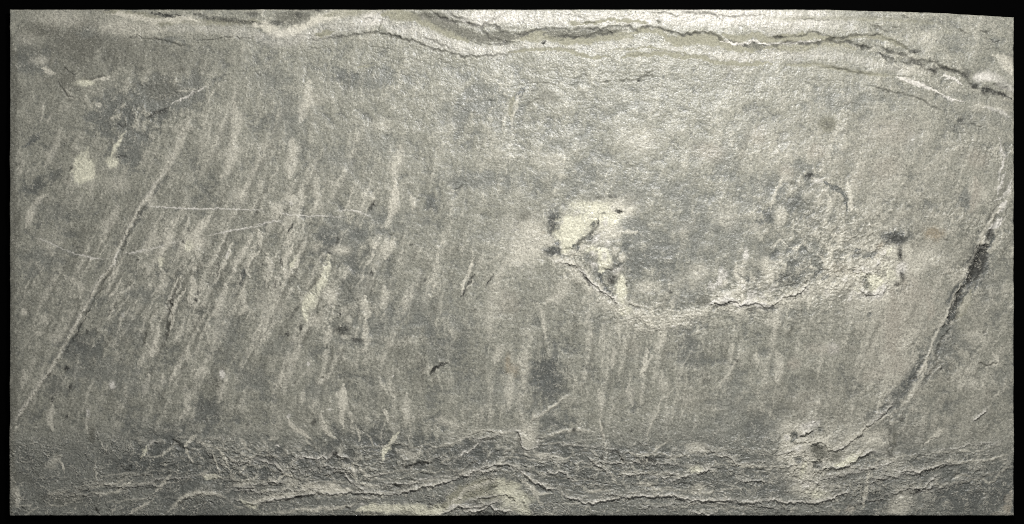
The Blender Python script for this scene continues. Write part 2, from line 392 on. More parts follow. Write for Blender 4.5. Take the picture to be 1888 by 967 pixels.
tile(470, 0, [
 ('N','p',22,.7,[(0,135),(70,150),(150,180),(250,150),(330,110),(430,80),(540,70)],D1(smooth=.5)),
 ('N','o',22,.5,[(380,90),(480,75),(600,80),(680,60)],D1(smooth=.3)),
 ('B','g',200,95,90,40,.8),('B','d',110,125,40,12,.6),('B','d',235,80,20,14,.6),('B','d',30,130,20,6,.6),('B','g',330,60,40,10,.6),('B','d',340,58,22,6,.7),
 ('N','c',38,0.19,[(0,205),(150,215),(300,190),(450,140),(560,130),(690,110)],D1(brk=.5)),
 ('N','c',34,0.21,[(690,120),(760,155),(850,170),(950,205),(1080,250),(1170,270),(1300,275),(1420,262)],D1(brk=.5)),
 ('B','c',630,105,60,40,.5),
 ('k',[(250,225),(380,208),(500,192),(600,186),(660,175),(720,190),(800,212),(860,212),(920,240),(970,265),(1060,292),(1130,305),(1250,300),(1360,296),(1410,280)],D1(w=1.5,a=.95)),
 ('k',[(700,180),(760,200),(830,218)],D1(w=2)),
 ('k',[(880,203),(940,208),(1010,240),(1060,262),(1100,282)],D1(w=1.5)),('k',[(690,85),(683,110),(684,130),(673,175)],D1(w=1.6)),('k',[(552,140),(550,175),(560,195)],D1(w=1,a=.5)),
 ('N','o',24,.9,[(690,75),(790,85),(900,105),(1000,150),(1080,190),(1160,225)],D1(smooth=.55,h=-.8)),
 ('N','g',26,.75,[(930,90),(1020,125),(1130,175),(1250,200),(1410,205)],D1(h=-.8,brk=.6)),
 ('B','g',960,85,90,24,.7),
 ('N','c',18,0.15,[(1010,60),(1150,110),(1230,130),(1330,110),(1420,110)]),('B','c',1250,80,130,35,.5),  # the wide cream blob paints some of the upper sheen
 ('k',[(940,55),(1000,85),(1050,122),(1130,125),(1180,150),(1215,157),(1262,138),(1300,150),(1330,180),(1410,185)],D1(w=2.2,a=1,amp=3)),
 ('k',[(1030,58),(1090,95),(1140,105),(1200,140)],D1(w=2,a=.9)),('k',[(1215,157),(1240,175),(1262,195),(1290,215)],D1(w=1.6)),('k',[(1240,140),(1290,110),(1350,80)],D1(w=1.2)),
 ('k',[(1270,200),(1320,215),(1410,240)],D1(w=1.4,amp=3)),('k',[(1160,240),(1250,242),(1330,248),(1410,236)],D1(w=1.3,amp=3)),
 ('N','o',10,.95,[(330,190),(385,178),(432,170)],D1(smooth=.9,h=-.5,hard=.8,brk=.1)),('N','o',8,.6,[(555,370),(600,362),(640,348)],D1(smooth=.5)),
 ('B','v',500,412,65,30,.8),('B','b',720,425,130,40,.65),('B','b',1120,415,60,20,.5),('B','v',790,385,14,8,.6),('B','b',440,385,60,20,.5),
 ('B','b',100,430,80,110,.35),('B','b',200,620,80,160,.35),('B','b',1260,540,110,110,.6),('B','b',1060,610,90,60,.3),('B','b',690,790,110,60,.35),('B','b',450,880,90,60,.4),
 ('N','p',28,.4,[(290,440),(285,540),(240,640)]),('N','p',26,.45,[(200,760),(200,860),(190,967)]),('N','p',26,.4,[(790,780),(760,880),(745,967)]),('B','p',310,540,50,40,.3),('B','p',690,680,60,35,.3),
 ('k',[(1240,775),(1290,755),(1350,730)],D1(w=1,a=.6,amp=3)),('k',[(1250,545),(1290,550),(1310,545)],D1(w=1.3,amp=3)),('B','d',720,636,5,5,.7),
 ('k',[(960,250),(1000,330),(1080,345)],D1(w=1,a=.5,amp=4)),('k',[(1010,530),(1100,560),(1170,610),(1260,640)],D1(w=.9,a=.5,amp=4)),
 ('l',[(820,590),(850,575),(870,480)],D1(w=1,a=.3)),('l',[(850,478),(880,490)],D1(w=1.6,a=.5)),('N','p',8,.3,[(1340,700),(1370,600),(1407,560)]),
])
tile(940, 0, [
 ('B','c',300,100,480,45,.35),('B','c',1050,90,420,60,.45),('N','c',26,0.11,[(0,260),(200,250),(400,265),(600,250),(800,255),(1000,290),(1200,310),(1420,320)]),  # the two broad cream blobs put part of the top sheen into the colour
 ('N','g',15,.8,[(-20,208),(60,200),(100,188),(180,182)],D1(h=-.7,brk=.5)),
 ('N','o',22,.95,[(60,210),(180,190),(300,212),(400,212),(500,195),(560,190),(660,195)],D1(smooth=.5,h=-.9,brk=.6,hard=.65)),
 ('N','g',17,.75,[(180,180),(300,185),(420,182),(520,172),(640,168)],D1(h=-.8,brk=1)),
 ('N','o',12,.85,[(640,190),(720,165),(800,172),(870,215)],D1(smooth=.5,h=-.6)),
 ('N','o',25,.9,[(840,200),(900,220),(1000,210),(1080,220),(1180,240)],D1(smooth=.75,h=-.8,hard=.7,brk=.3)),('N','o',14,.9,[(1120,235),(1200,258),(1300,262),(1420,262)],D1(smooth=.6,h=-.5)),
 ('N','g',10,.8,[(1230,240),(1310,250),(1420,256)],D1(brk=1)),
 ('k',[(0,184),(60,178),(110,160),(180,160),(230,160),(330,167),(400,170),(450,157),(560,150),(640,143),(690,163),(720,150),(780,147),(830,170),(900,186),(1000,178),(1100,180),(1150,215),(1200,228),(1260,240),(1330,235),(1410,246)],D1(w=2,a=1,amp=3)),
 ('k',[(180,190),(260,200),(330,190),(420,187),(520,195),(600,180)],D1(w=1.7,amp=4)),('k',[(240,215),(330,205),(420,215)],D1(w=1.4,amp=4)),('k',[(430,160),(520,178),(600,165)],D1(w=1.3,amp=4)),
 ('N','c',5,.9,[(1140,218),(1190,228),(1260,233),(1330,228),(1420,238)]),
 ('N','o',13,.9,[(1150,185),(1200,205),(1260,215),(1320,188),(1420,208)],D1(smooth=.6,h=-.5,hard=.7)),
 ('N','o',7,.9,[(330,135),(400,126),(480,122),(560,110),(640,116),(745,128)],D1(smooth=.5,h=-.4)),('B','o',348,125,28,13,.9),('k',[(385,128),(440,130),(480,122)],D1(w=1.2)),('B','g',805,118,12,10,.8),('B','o',720,122,26,9,.8),
 ('k',[(725,75),(830,70),(900,75),(1000,72),(1100,82),(1250,92),(1410,90)],D1(w=1.4,a=.8)),('l',[(880,62),(1000,65),(1150,68)],D1(w=1.4,col='g',h=-.4)),
 ('N','o',8,.9,[(-10,290),(80,274),(170,265),(300,275),(380,300),(450,314),(540,308)],D1(smooth=.6,h=-.4,brk=.2)),('B','o',350,290,26,9,.8),
 ('N','o',9,.95,[(600,314),(660,300),(740,292),(800,287),(870,300),(1000,312),(1100,335),(1200,345),(1300,340),(1420,340)],D1(smooth=.6,h=-.4,brk=.2,hard=.7)),
 ('N','o',4,.8,[(560,278),(700,262),(790,257),(860,278),(960,295),(1050,318)],D1(h=-.3)),
 ('k',[(600,312),(660,293),(740,280),(800,273),(860,290),(1000,308)],D1(w=1,a=.5)),
 ('B','d',183,231,10,7,1,D1(e=.2)),
 ('k',[(320,420),(400,410),(450,413)],D1(w=1.3,amp=4)),('k',[(300,450),(380,440)],D1(w=1.2,amp=4)),('k',[(560,437),(650,430),(690,437),(760,424),(800,432)],D1(w=1.6,amp=3)),('k',[(720,387),(800,383)],D1(w=1.2,amp=3)),('B','d',697,435,10,7,.9),('B','v',830,412,8,9,.7),
 ('k',[(470,442),(560,430)],D1(w=1)),('l',[(475,447),(430,482),(400,510)],D1(w=1.6,a=.5)),('k',[(300,540),(380,520),(440,475)],D1(w=1,a=.6)),
 ('k',[(170,535),(120,552),(70,582)],D1(w=1.4)),('N','v',12,.7,[(75,465),(45,505),(30,530)],D1(brk=.9)),('N','o',14,.5,[(30,520),(10,590),(0,650)]),('N','p',8,.35,[(60,500),(25,600),(10,700)]),
 ('k',[(50,560),(150,490),(260,440)],D1(w=.9,a=.5,amp=4)),
 ('B','b',280,760,110,60,.4),('B','b',420,930,90,60,.6),('B','b',1180,830,60,110,.4),('B','b',600,580,180,30,.3),('B','b',380,450,80,30,.4),('B','g',200,520,60,40,.4),
 ('B','w',1080,820,75,50,.5),('B','w',1340,740,50,60,.4),('B','p',230,880,60,50,.3),('B','p',700,760,100,80,.3),
 ('B','d',660,686,8,6,.6),('B','d',635,882,12,10,.6),('B','d',1038,886,6,5,.7),
])
tile(1408, 0, [
 ('B','c',170,110,260,60,.4),('N','c',22,0.14,[(0,300),(150,295),(350,300),(500,320),(700,370),(850,400)]),('N','c',20,0.08,[(200,130),(420,150),(560,150)]),  # first cream blob: top-edge sheen partly painted in
 ('N','o',15,.9,[(-10,212),(150,207),(265,192),(340,206),(400,212)],D1(smooth=.7,h=-.5,hard=.7)),('N','o',12,.75,[(400,212),(450,207),(560,195),(650,205),(720,230),(780,255)],D1(smooth=.5,h=-.4)),
 ('N','o',16,.6,[(0,262),(150,262),(300,245),(400,240),(500,262)],D1(brk=.9)),
 ('N','c',4,.8,[(0,235),(100,238),(200,225),(300,215)]),
 ('k',[(0,204),(70,200),(130,203),(200,200),(270,174),(330,190),(390,212),(470,193),(560,186),(600,180),(690,215),(760,250),(800,285),(835,285)],D1(w=1.6,a=.9)),
 ('k',[(50,201),(110,203)],D1(w=2.6,a=1)),('B','d',820,278,26,10,.8),
 ('k',[(-5,240),(80,250),(140,240),(240,240),(330,225),(400,232),(480,236),(530,250),(585,263)],D1(w=2.4,a=1,amp=2.6)),('k',[(500,238),(545,256),(585,262)],D1(w=3.2,a=1)),
 ('k',[(590,235),(640,260),(720,285),(790,315),(860,326),(910,330),(960,360),(1010,380),(1070,400),(1110,425),(1130,460),(1155,485)],D1(w=2.4,a=1,amp=2.2)),
 ('k',[(930,335),(975,370),(1020,384),(1080,402)],D1(w=3.2,a=1,amp=1)),
 ('N','d',13,.6,[(620,285),(670,315),(720,340)],D1(brk=1)),('N','d',16,.5,[(740,330),(850,350),(930,390)],D1(brk=1)),('B','d',915,378,26,20,.6,D1(brk=1)),('B','d',1140,470,24,16,.85,D1(brk=1)),('B','d',1200,488,36,24,.85,D1(brk=1)),('N','d',9,.7,[(1230,490),(1290,512),(1345,532)],D1(brk=1)),('B','d',1100,400,26,20,.5),
 ('k',[(1225,460),(1290,475),(1350,502)],D1(w=2.4,a=1)),('k',[(1190,465),(1250,500),(1350,530)],D1(w=1.6,a=.8,amp=4)),('k',[(1290,430),(1345,470)],D1(w=1.3)),
 ('N','c',20,0.26,[(1130,418),(1200,412),(1260,428),(1320,470),(1360,498)],D1(smooth=.75,hard=.75,brk=.2)),('N','c',9,.7,[(975,405),(1030,430),(1070,462)]),('B','c',1190,420,50,22,.7,D1(smooth=.5)),('B','w',1330,350,26,45,.5),
 ('l',[(85,350),(280,350),(350,363),(440,378),(530,395),(620,405),(720,420)],D1(w=2.6,col='o',a=.9,h=-.7,amp=1)),('k',[(275,348),(300,360),(350,362),(440,377),(530,397),(620,408)],D1(w=1.4,amp=1)),
 ('N','c',10,.85,[(720,418),(800,440),(880,465),(940,492)],D1(smooth=.5)),('N','c',5,.6,[(930,490),(980,520),(1040,540),(1080,545)]),
 ('k',[(545,463),(620,478),(680,500),(760,512),(820,530),(870,550),(910,572),(960,597),(992,627)],D1(w=1.5,a=.9,amp=1.6)),
 ('B','o',345,672,46,40,.9,D1(ang=20,e=.3)),('B','g',345,672,46,40,.5,D1(ang=20,e=.3)),('B','d',1062,650,17,13,.8),('B','d',1080,670,20,6,.6),('k',[(1110,660),(1150,683),(1200,680)],D1(w=1.2)),('B','g',440,715,26,16,.5),('B','b',400,820,36,40,.4),
 ('l',[(1130,570),(1190,572),(1250,585),(1330,610)],D1(w=2,a=.5)),('N','c',10,.4,[(1180,580),(1260,600),(1330,640)]),
 ('N','c',6,.5,[(1275,745),(1300,850),(1290,900),(1270,967)],D1(brk=.8)),('k',[(1130,575),(1180,620),(1150,660)],D1(w=1,a=.5,amp=4)),
 ('k',[(580,125),(615,152),(660,158),(705,162)],D1(w=1.6)),('B','g',615,140,20,10,.6),('k',[(690,140),(740,142)],D1(w=1.2)),('k',[(1045,138),(1080,152),(1105,175)],D1(w=2,a=.9)),('k',[(1150,145),(1190,158),(1225,150)],D1(w=1.4)),('B','b',1240,205,60,20,.6),('k',[(1200,195),(1250,210),(1310,205)],D1(w=1.2,amp=4)),
 ('k',[(730,75),(790,95)],D1(w=1.2)),('l',[(0,100),(200,105),(400,100),(600,98),(850,105),(1000,120)],D1(w=3,col='o',a=.6,h=-.5)),('k',[(180,103),(300,108),(380,112)],D1(w=1)),
 ('k',[(1060,350),(1110,400),(1140,440)],D1(w=1.3,amp=3)),('k',[(970,250),(1050,300),(1120,350)],D1(w=1,a=.5,amp=4)),('k',[(1180,270),(1260,265),(1320,300)],D1(w=1,a=.5,amp=4)),
 ('N','p',24,.5,[(1240,290),(1300,330),(1340,400)]),('B','b',1080,210,90,40,.3),('B','p',880,200,60,40,.35),('B','p',820,380,80,30,.35),
 ('B','b',470,540,190,55,.5),('B','b',190,900,70,55,.6),('B','v',245,950,35,14,.8),('B','b',800,780,80,90,.3),('B','b',1240,640,110,60,.3),
 ('B','w',280,820,55,45,.5),('B','w',700,720,130,80,.4),('B','w',120,930,40,45,.6),('B','w',1150,860,60,50,.5),('B','w',660,900,90,70,.4),
])
# ---- row 2
tile(0, 320, [
 ('N','v',10,.4,[(905,10),(855,75),(805,160),(770,205),(735,270),(700,330),(668,385)],D1(brk=.8)),
 ('k',[(795,145),(760,200),(730,240),(716,260)],D1(w=1.3,a=.7)),
 ('s',[(-0+890,0),(830,70),(800,130),(755,185),(720,250),(690,310),(660,370),(635,412)][::-1],D1(h=.9,fade=3,amp=1.2,a=.8,dark=.3)),
 ('s',[(636,420),(610,490),(565,550),(525,600),(490,680),(440,760),(390,850),(350,920),(315,975)][::-1],D1(h=1.3,fade=3.5,amp=1.2,a=.95,dark=.5)),
 ('N','c',7,.95,[(636,420),(622,460),(606,500)]),('N','c',4,.8,[(560,545),(530,590)]),('N','c',6,.75,[(450,745),(420,800),(385,850)]),('N','p',10,.5,[(370,880),(345,940)]),
 ('N','d',7,.7,[(480,740),(450,790),(400,890),(360,960)],D1(brk=.8)),('N','p',4,.6,[(482,745),(445,808)]),
 ('l',[(770,177),(950,185),(1050,190),(1200,192),(1420,200)],D1(w=.9,a=.9,amp=.4,h=.2,brk=.15,col='c')),
 ('l',[(640,440),(740,425),(800,413),(900,385),(1000,360)],D1(w=1,a=.8,amp=.4,h=.2,brk=.15,col='c')),('l',[(1110,338),(1200,322),(1300,300),(1420,284)],D1(w=.9,a=.9,amp=.4,h=.2,brk=.15,col='c')),
 ('l',[(180,345),(250,368),(340,410),(430,440),(520,458),(610,462)],D1(w=.9,a=.75,amp=.5,h=.2,brk=.3,col='c')),('B','c',497,460,10,8,.8),
 ('N','p',15,.75,[(1130,225),(1090,280),(1050,330),(1010,380)]),('B','p',1050,375,70,45,.75),('B','y',1020,390,25,30,.6),('B','d',990,370,7,10,.7),
 ('N','p',16,.75,[(935,320),(895,390),(870,440),(860,500)]),('B','y',868,475,15,28,.6),
 ('N','p',9,.8,[(1245,370),(1225,440),(1200,500),(1165,560)]),('N','p',7,.5,[(1190,540),(1155,600)]),('N','c',6,.6,[(1235,420),(1222,460)]),
 ('N','p',14,.75,[(1040,560),(1040,640),(1028,710)]),('B','p',1050,505,16,18,.7),('B','p',1090,620,22,25,.5),('N','p',16,.45,[(860,520),(880,600),(820,660)]),
 ('k',[(985,490),(970,570),(930,660),(910,720),(880,770)],D1(w=1.4)),('N','p',7,.6,[(965,560),(925,650),(900,725)]),
 ('k',[(1000,625),(955,665),(930,695),(920,770),(903,860),(885,967)],D1(w=2.6,a=1)),('N','p',9,.7,[(1010,625),(965,680),(935,720),(930,800),(910,880)]),
 ('N','p',9,.5,[(860,740),(830,800),(815,850)]),('N','p',14,.7,[(855,840),(845,900),(825,967)]),('k',[(790,850),(775,900),(768,935)],D1(w=1.8)),
 ('k',[(720,562),(690,600),(650,640)],D1(w=2,a=.9)),('N','p',8,.6,[(655,560),(620,630),(580,700)]),('N','p',7,.6,[(720,590),(680,635),(640,655)]),('k',[(620,690),(600,735),(572,780)],D1(w=2)),('N','p',6,.6,[(615,720),(585,780)]),
 ('N','p',7,.85,[(690,730),(662,780),(645,820),(628,870)]),('B','c',665,770,9,15,.7),
 ('N','p',8,.5,[(775,790),(755,870)]),('N','v',10,.7,[(1320,505),(1312,550),(1300,620)]),('k',[(1320,510),(1300,620)],D1(w=1.3)),
 ('N','p',10,.6,[(1407,410),(1345,480),(1350,560)]),('N','p',14,.45,[(1320,600),(1325,730),(1290,760)]),('N','p',18,.5,[(1220,600),(1185,720),(1170,860)]),
 ('B','d',1072,642,9,10,.7),('B','d',1060,685,13,11,.8),('B','d',745,466,9,7,.7),('B','d',545,682,8,9,.6),('B','d',393,893,7,10,.8),('B','d',430,880,8,10,.7),('B','d',472,855,8,18,.8),('B','d',558,625,5,9,.6),('B','v',1100,745,22,26,.6),('B','d',1150,380,8,10,.5),('B','d',1020,310,9,10,.6),
 ('B','v',455,920,90,55,.6),('B','b',210,460,100,70,.55),('B','b',530,690,60,35,.5),('B','v',195,65,70,28,.7,D1(ang=25)),('N','p',16,.5,[(240,120),(200,160),(140,290)]),('B','b',760,650,60,40,.5),('B','b',700,830,60,70,.45),('B','b',1230,870,60,120,.4),('B','b',300,200,100,50,.3),
 ('N','v',14,.4,[(270,70),(300,20),(340,-60)]),('B','p',155,240,20,45,.6),('B','p',640,60,60,40,.3),('B','p',820,150,30,40,.4),('B','p',130,750,16,18,.8),('N','p',14,.3,[(340,560),(430,600),(440,680)]),('B','p',300,890,40,30,.5),('B','p',215,865,18,12,.6),
 ('N','p',20,.4,[(830,300),(800,380),(790,440)]),('N','g',24,.5,[(60,0),(75,250),(62,500),(60,750),(64,967)]),
 ('N','p',22,.35,[(640,180),(580,280),(570,350)]),('B','p',1300,120,40,50,.35),('N','p',16,.35,[(1340,50),(1300,130)]),
 ('N','d',8,.5,[(960,500),(945,580)],D1(brk=.8)),('N','d',7,.5,[(1190,470),(1165,560)],D1(brk=.8)),
])
tile(470, 320, [
 ('l',[(-10,283),(80,265),(165,253)],D1(w=.9,a=.9,amp=.4,h=.2,brk=.15,col='c')),('l',[(100,208),(200,225),(300,230),(400,232),(520,236)],D1(w=.9,a=.9,amp=.4,h=.2,brk=.15,col='c')),
 ('l',[(410,212),(470,200),(540,205),(590,220),(632,243)],D1(w=1,a=.8,amp=.5,h=.2,col='c')),('B','c',610,228,16,7,.6),
 ('k',[(645,150),(628,182),(607,215)],D1(w=3.2,a=1,amp=.8)),('N','d',6,.9,[(643,155),(628,180),(610,208)],D1(brk=.1)),
 ('N','d',8,.75,[(205,270),(192,298),(182,325)],D1(brk=.4)),('B','d',40,490,8,13,.8),('B','d',143,480,11,20,.8),('B','d',630,540,8,17,.8),('B','d',110,600,9,22,.65),('B','d',302,270,12,10,.6),('B','d',318,775,10,12,.65),('B','d',175,870,9,14,.7),('B','d',475,585,7,12,.6),('B','d',138,600,7,9,.6),
 ('N','p',19,.85,[(765,40),(760,130),(745,200),(722,250),(680,295)],D1(brk=.3)),('N','p',20,.55,[(745,350),(725,410),(700,460)]),('N','p',14,.4,[(340,20),(335,110),(325,190)]),('B','p',195,135,34,30,.55),('B','c',195,160,10,14,.5),('N','p',18,.4,[(90,160),(130,200),(110,240)]),('N','p',14,.4,[(265,60),(250,180)]),
 ('B','v',395,365,65,50,.75),('B','b',570,350,60,60,.6),('B','b',420,270,70,40,.5),('B','v',550,330,40,20,.5),('B','v',962,170,26,40,.7),('B','b',1230,30,200,40,.6),('B','b',930,240,22,18,.6),('B','b',650,240,50,60,.45),('B','b',1080,230,60,20,.3),
 ('B','v',540,540,55,45,.5),('B','b',780,280,60,60,.35),('B','b',900,720,110,120,.35),('B','b',1100,830,140,60,.45),('B','b',610,850,200,80,.4),
 ('N','y',20,.6,[(400,455),(385,510),(365,570),(320,640),(290,690),(275,750),(285,810)],D1(hard=.4,brk=.9)),('B','y',300,690,45,40,.5),('B','p',400,650,40,45,.6),('B','p',330,800,40,35,.6),('B','y',275,740,18,60,.5),
 ('k',[(362,510),(345,560),(315,605),(285,640)],D1(w=2.2,a=.95)),('k',[(262,690),(235,730),(200,780),(175,830)],D1(w=1.8)),
 ('N','p',13,.75,[(215,380),(175,440),(158,500),(160,570)]),('N','p',11,.75,[(235,430),(215,480),(185,540)]),('N','y',7,.6,[(225,450),(190,520)]),('B','p',465,415,50,26,.6),('B','p',330,400,20,25,.4),
 ('B','d',405,432,14,10,.7),('k',[(432,400),(440,370),(450,340)],D1(w=1.5)),
 ('B','d',460,760,9,18,.75),('B','d',470,845,42,26,.75,D1(brk=1)),('B','d',250,835,10,16,.75),('B','d',552,900,28,13,.7),('B','v',500,820,30,20,.5),
 ('l',[(560,825),(552,860),(540,895)],D1(w=1.6,a=.9)),('l',[(628,885),(612,920),(595,945)],D1(w=2.2,a=.8)),('B','p',490,885,20,10,.6),
 ('N','p',8,.7,[(1180,460),(1155,530),(1130,600),(1115,650)]),('N','d',6,.7,[(1185,545),(1165,590),(1140,640),(1122,675)],D1(brk=.8)),('l',[(1150,575),(1180,585),(1150,620),(1130,650)],D1(w=1.5)),
 ('N','d',6,.65,[(1283,548),(1265,580),(1255,620)],D1(brk=.9)),('B','d',1190,740,14,9,.6),('B','d',918,575,10,12,.6),('B','d',855,540,8,6,.6),('B','d',845,385,16,7,.5),
 ('k',[(725,332),(742,328),(755,321)],D1(w=1.7,amp=.5,a=1)),('k',[(1060,100),(1090,85),(1130,60)],D1(w=1.2)),('l',[(1055,95),(1085,92)],D1(w=1.5)),
 ('N','p',18,.65,[(590,670),(605,760),(600,800)]),('N','p',16,.4,[(690,600),(700,680),(680,740)]),('N','p',20,.4,[(850,590),(820,680),(800,760)]),('N','p',14,.4,[(850,130),(860,200)]),('N','p',14,.5,[(600,800),(590,880),(600,930)]),('N','p',18,.5,[(400,830),(380,940)]),('B','p',480,740,24,20,.45),
 ('N','p',14,.5,[(60,420),(80,520),(60,600)]),('N','p',12,.5,[(20,300),(30,400)]),('B','p',80,700,60,60,.35),('N','p',16,.4,[(270,120),(140,350)]),
 ('N','p',26,.3,[(1350,480),(1300,620),(1280,760),(1260,900)]),('B','w',1370,700,60,70,.3),('l',[(600,80),(612,100)],D1(w=1.4)),('B','b',1240,350,90,30,.3),
])
tile(940, 320, [
 ('B','b',720,440,260,150,.62,D1(ang=-12)),('B','v',760,470,130,60,.35),('B','b',600,320,90,80,.3),('B','b',1180,280,200,120,.35),('B','v',1385,235,35,36,.8),('B','v',1130,290,30,24,.6),('B','b',760,90,240,70,.4),('B','b',1380,60,110,50,.4),('B','b',390,60,200,60,.35),
 ('B','v',235,260,42,70,.95,D1(hard=.65)),('B','d',235,265,32,55,.5),('N','v',14,.85,[(262,320),(268,370),(262,400)]),('B','v',230,418,52,28,.95,D1(hard=.65)),('B','d',235,422,40,20,.5),
 ('B','g',85,230,40,40,.5),('B','d',20,310,20,8,.3),
 ('B','p',70,420,100,60,.5),('B','p',120,300,50,50,.5),('B','p',25,470,60,40,.4),('B','p',190,370,35,35,.4),('B','n',180,320,12,10,.35),
 ('B','y',345,300,78,75,1,D1(hard=.5,e=.65,smooth=.4,brk=.5)),('B','y',320,360,50,55,1,D1(hard=.5,e=.6,smooth=.4,brk=.45)),('B','y',440,240,90,55,.95,D1(hard=.5,e=.6,ang=25)),('B','y',480,180,70,30,.7),('B','y',400,175,70,30,.55),('B','p',610,190,65,45,.8),('B','y',530,255,62,48,.8),('B','p',560,320,50,50,.6),('B','p',500,330,40,60,.4),
 ('N','g',8,.6,[(475,235),(468,290),(435,330),(395,360),(360,395),(345,412)],D1(brk=.9)),('B','v',440,350,35,26,.8),('k',[(470,240),(472,285),(440,325),(395,355),(345,412)],D1(w=1.3,a=.6,amp=3)),
 ('B','d',480,270,6,16,.6),('B','d',590,205,22,8,.85),('k',[(575,190),(590,212),(615,212)],D1(w=2)),('B','d',545,125,26,10,.6),('B','d',505,215,14,10,.5),('B','d',490,130,30,10,.5),('B','v',640,160,30,12,.4),
 ('N','y',22,.85,[(470,405),(505,440),(508,490),(490,535)],D1(hard=.6)),('B','c',510,450,18,35,.5),('B','y',440,410,35,22,.6),('B','v',440,470,26,36,.5),
 ('k',[(500,522),(550,520),(600,500)],D1(w=1.5,amp=3)),('B','g',590,510,45,16,.5),
 ('k',[(280,412),(320,408),(350,412)],D1(w=1.7)),('N','p',9,.7,[(285,440),(340,430),(410,400),(440,395)]),('k',[(310,470),(350,445),(410,432),(420,445)],D1(w=1.6,amp=3)),('N','p',6,.6,[(300,470),(360,440),(400,432)]),
 ('s',[(260,455),(295,470),(340,487),(390,515),(415,560),(450,610),(500,640),(545,668),(575,700),(600,740)],D1(h=1.8,fade=5,a=.95,dark=.8,amp=3,w=2)),('N','c',7,.85,[(400,535),(430,580),(455,612),(500,638),(545,668)]),('N','p',10,.6,[(280,460),(340,490),(390,515)]),('N','d',9,.5,[(395,530),(420,590),(460,640)]),
 ('k',[(340,485),(370,515),(400,540)],D1(w=2)),
 ('B','d',550,572,34,24,.75,D1(brk=.9)),('N','v',12,.6,[(480,540),(500,600),(560,660)]),('B','y',603,625,26,72,.9,D1(hard=.55)),('B','d',632,600,6,14,.6),('B','y',620,740,28,30,.7,D1(ang=-30)),('N','p',10,.6,[(590,700),(630,760)]),
 ('l',[(600,680),(640,695),(680,710),(740,722),(760,730)],D1(w=1.8,a=.9)),('k',[(620,700),(680,722),(720,735)],D1(w=1.2,a=.6)),('l',[(700,722),(725,750),(740,775)],D1(w=1.3)),('N','p',7,.8,[(758,728),(768,755),(778,778)]),('N','p',16,.7,[(720,775),(750,800),(775,822)]),('N','p',8,.6,[(740,770),(800,775),(820,770)]),
 ('k',[(770,838),(800,838)],D1(w=1.6)),('l',[(835,735),(870,745),(905,750)],D1(w=1.8)),('N','p',10,.6,[(885,665),(878,700),(868,745)]),('l',[(880,660),(905,680),(935,700)],D1(w=1.8)),('B','d',872,642,16,13,.75),('N','p',6,.4,[(860,590),(865,630)]),
 ('l',[(840,770),(900,778),(960,770),(1010,758)],D1(w=1.6,a=.6)),('l',[(880,745),(940,765),(1000,770)],D1(w=1.3,a=.6)),
 ('s',[(1050,722),(1100,700),(1150,690),(1210,695),(1245,720),(1290,714),(1340,708),(1420,726)],D1(h=1.9,fade=5,a=.95,dark=.8,amp=3,w=2)),('N','c',9,.75,[(1055,715),(1100,690),(1150,682),(1220,690),(1250,712),(1300,706),(1410,716)]),('N','d',8,.6,[(1100,722),(1150,708),(1200,706)],D1(brk=.8)),('N','d',8,.55,[(1270,735),(1330,725),(1400,738)],D1(brk=.8)),
 ('B','c',1275,440,15,30,.8),('N','p',10,.8,[(1225,480),(1220,550),(1250,590),(1248,690)]),('N','p',6,.5,[(1250,600),(1235,650)]),('B','c',1290,690,20,18,.6),
 ('B','p',1020,530,55,45,.5),('B','p',745,615,70,35,.5),('B','p',950,600,80,60,.25),('N','p',8,.5,[(1110,700),(1150,655),(1230,640)]),('B','g',1040,690,40,26,.7),('B','b',940,680,60,40,.4),
 ('N','p',9,.5,[(700,310),(560,330)]),('N','p',20,.35,[(300,540),(290,650),(180,700)]),('N','p',10,.4,[(150,700),(185,780),(190,900)]),('B','b',430,780,80,50,.3),('B','p',930,810,60,18,.6),('B','c',885,828,10,7,.8),('N','p',20,.45,[(830,850),(800,940),(780,967)]),('N','p',20,.4,[(590,800),(600,880)]),
 ('l',[(1020,810),(1000,900),(990,967)],D1(w=1,a=.4)),('l',[(1265,880),(1240,950)],D1(w=1.2,a=.5)),('l',[(1140,770),(1170,860)],D1(w=1,a=.3)),
 ('B','p',1170,240,60,70,.35),('B','d',70,510,8,6,.4),('B','d',145,108,8,6,.7),('B','v',310,125,14,10,.5),('N','p',12,.3,[(1290,320),(1340,280),(1400,300)]),('B','p',1385,490,26,40,.7),('B','p',1390,560,14,30,.6),('B','b',1320,600,60,40,.3),
 ('B','d',130,690,18,12,.4),('B','v',1075,828,22,14,.6),
])
